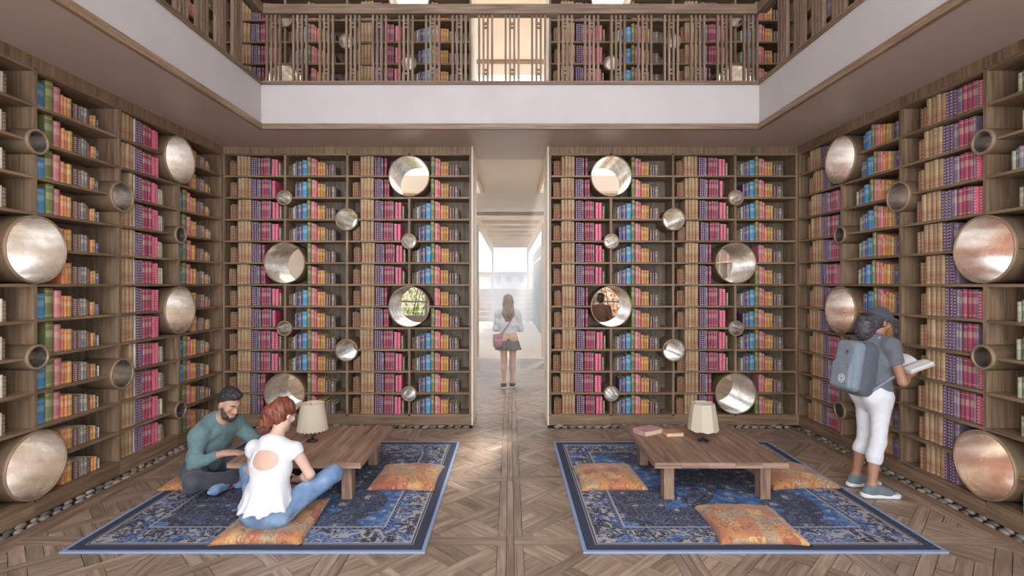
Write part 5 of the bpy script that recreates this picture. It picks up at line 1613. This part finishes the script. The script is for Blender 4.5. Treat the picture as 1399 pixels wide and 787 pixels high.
# ------------------------------------------------------------------ woman walking away through the doorway
M['shirt_pale'] = cloth('pale_shirt', srgb(216, 220, 224), noise=.05)
M['skirt'] = cloth('grey_skirt', srgb(112, 104, 106))
M['hair_brown'] = hair_mat('long_brown_hair', srgb(112, 92, 76), srgb(164, 142, 120), (70, 70, 10))
M['bag_pink'] = cloth('dusty_pink_bag', srgb(178, 132, 138))
M['shoe_dark'] = cloth('dark_canvas_shoe', srgb(70, 70, 84))
def upright_figure(bx, by, label, h, hair_len, lower, mats, facing=(0, 1, 0), arms_in=True):
    f, r, u = frame_of(facing)
    base = V(bx, by, 0); O = lambda x, y, z: base + f * x + r * y + V(0, 0, z)
    hd = O(.01, 0, 1.50)
    hp, HP, hfr = head_prims(hd, f + V(0, 0, -.05), V(0, 0, 1), .96)
    upp = O(0, 0, 1.26)
    torso = [cone(O(0, 0, .86), O(0, 0, 1.0), .15, .115, .05, (f, .74)), cone(O(0, 0, 1.0), O(0, 0, 1.13), .115, .135, .05, (f, .74)), cone(O(0, 0, 1.13), upp, .135, .11, .05, (f, .7)), cone(O(0, -.16, 1.29), O(0, .16, 1.29), .047, .047, .05),
             ell(O(-.05, .07, .87), (.09, .09, .1), None, .05), ell(O(-.05, -.07, .87), (.09, .09, .1), None, .05)]
    sh = [O(0, .165, 1.28), O(0, -.165, 1.28)]
    el = [O(.02, .215, 1.03), O(.02, -.215, 1.03)]; wr = [O(.2, .11, 1.0), O(.2, -.11, .98)]
    hip = [O(0, .085, .84), O(0, -.085, .84)]; kn = [O(.03, .075, .47), O(0, -.07, .47)]; an = [O(.03, .07, .09), O(-.02, -.075, .09)]
    ps = torso + [cone(upp, hd + V(0, 0, -.05), .055, .048, .04)] + hp
    for i in range(2): ps += arm_prims(sh[i], el[i], wr[i], .95) + leg_prims(hip[i], kn[i], an[i], .97, 1, -f) + foot_prims(an[i], f + r * (.12 if i == 0 else -.12), .95)
    ps += hand_prims(wr[0], f - r * .5, V(0, 0, -1), .95, True, .4) + hand_prims(wr[1], f + r * .5, V(0, 0, -1), .95, False, .4)
    body = link('person', sdf_mesh('person', ps, h, mats['skin'], base), None, base); tag(body, label, 'person')
    def child(nm, prims, mat, cuts=(), wrk=None, par=body): return link(nm, sdf_mesh(nm, prims, h, mat, base, cuts, wrk, 1), par)
    tp = grow(torso[:4], .013)
    for i in range(2):
        e = el[i] + (wr[i] - el[i]) * .3
        tp += [cone(sh[i], el[i], .064, .055, .03), cone(el[i], e, .054, .052, .02, cut=[(e, wr[i] - el[i])])]
    child('shirt', tp, mats['top'], cuts=[(O(0, 0, .93), (0, 0, -1))], wrk=folds(.005, 24, 24, 28))
    if lower == 'skirt':
        def pleat(X, Y, Z):
            a = np.arctan2(Y - by, X - bx); return np.clip((.98 - Z) / .3, 0, 1) * .010 * np.sin(13 * a)
        child('skirt', [cone(O(0, 0, .99), O(-.01, 0, .60), .125, .245, .03, (f, .78), cut=[(O(0, 0, .675), (0, 0, -1)), (O(0, 0, 1.0), (0, 0, 1))])], mats['low'], wrk=pleat)
    else:
        pn = grow([torso[0], torso[4], torso[5]], .01)
        for i in range(2): pn += [dict(p, cut=[(O(0, 0, .1), (0, 0, -1))]) for p in grow(leg_prims(hip[i], kn[i], an[i], .97, 1, -f), .012)]
        child('trousers', pn, mats['low'], cuts=[(O(0, 0, .96), (0, 0, 1))])
    hw = lambda X, Y, Z: .005 * np.sin(90 * X + 2 * np.sin(25 * Z)) * (Z < 1.6)
    hp2 = [ell(HP(0, -.02, .035), (.085, .103, .093), hfr, .02, cut=[(HP(0, .07, 0), hfr[1] - .5 * hfr[2])]), ell(HP(0, -.05, -.02), (.085, .07, .1), hfr, .03)]
    if hair_len: hp2 += [cone(O(-.05, 0, 1.46), O(-.085, 0, 1.30), .088, .105, .03, (f, .6)), cone(O(-.085, 0, 1.30), O(-.10, 0, 1.5 - hair_len), .108, .06, .03, (f, .45))]
    child('hair', hp2, mats['hair'], wrk=hw)
    for i in range(2):
        t = f + r * (.12 if i == 0 else -.12)
        s = child('shoe', [dict(p, cut=[(V(0, 0, .085), (0, 0, 1))]) for p in foot_prims(an[i], t, .98, .008)], mats['shoe'], cuts=[(V(0, 0, .024), (0, 0, -1))])
        t = unit(t); a = an[i] - t * .04; b2 = an[i] + t * .18
        child('sole', [cone(V(a[0], a[1], .016), V(b2[0], b2[1], .016), .044, .044, .01, cut=[(V(0, 0, .032), (0, 0, 1)), (V(0, 0, .002), (0, 0, -1))])], M['rubber'], par=s)
    return O, f, r
O4, f4, r4 = upright_figure(-0.035, 8.85, 'woman in pale shirt and grey skirt walking away through the doorway', .009, .30, 'skirt',
    dict(skin=M['skin_fair'], top=M['shirt_pale'], low=M['skirt'], hair=M['hair_brown'], shoe=M['shoe_dark']))
bb = O4(-.10, -.185, .62)
e = empty('shoulder_bag', tuple(bb)); tag(e, 'dusty pink bag slung at the hip of the walking woman', 'bag')
link('bag_body', sdf_mesh('bag_body', [rbox(O4(-.10, -.175, .83), (.05, .085, .12), .045, (f4, r4, V(0, 0, 1)), .02), rbox(O4(-.145, -.175, .79), (.03, .065, .06), .028, (f4, r4, V(0, 0, 1)), .02)], .009, M['bag_pink'], bb, (), folds(.004, 40, 30, 40)), e)
link('strap', sdf_mesh('strap', [cone(O4(-.10, -.14, .92), O4(-.125, .0, 1.1), .014, .014, .01), cone(O4(-.125, .0, 1.1), O4(-.09, .10, 1.27), .014, .014, .01), cone(O4(-.09, .10, 1.27), O4(.0, .12, 1.355), .014, .014, .01)], .008, M['bag_pink'], bb), e)
# someone by the glazing of the hall, glimpsed through a tube
upright_figure(1.98, 11.2, 'person in white trousers standing by the hall glazing', .012, 0, 'trousers',
    dict(skin=M['skin_tan'], top=M['cover_brown'], low=M['white_denim'], hair=M['hair_black'], shoe=M['shoe_dark']), facing=(.4, 1, 0))
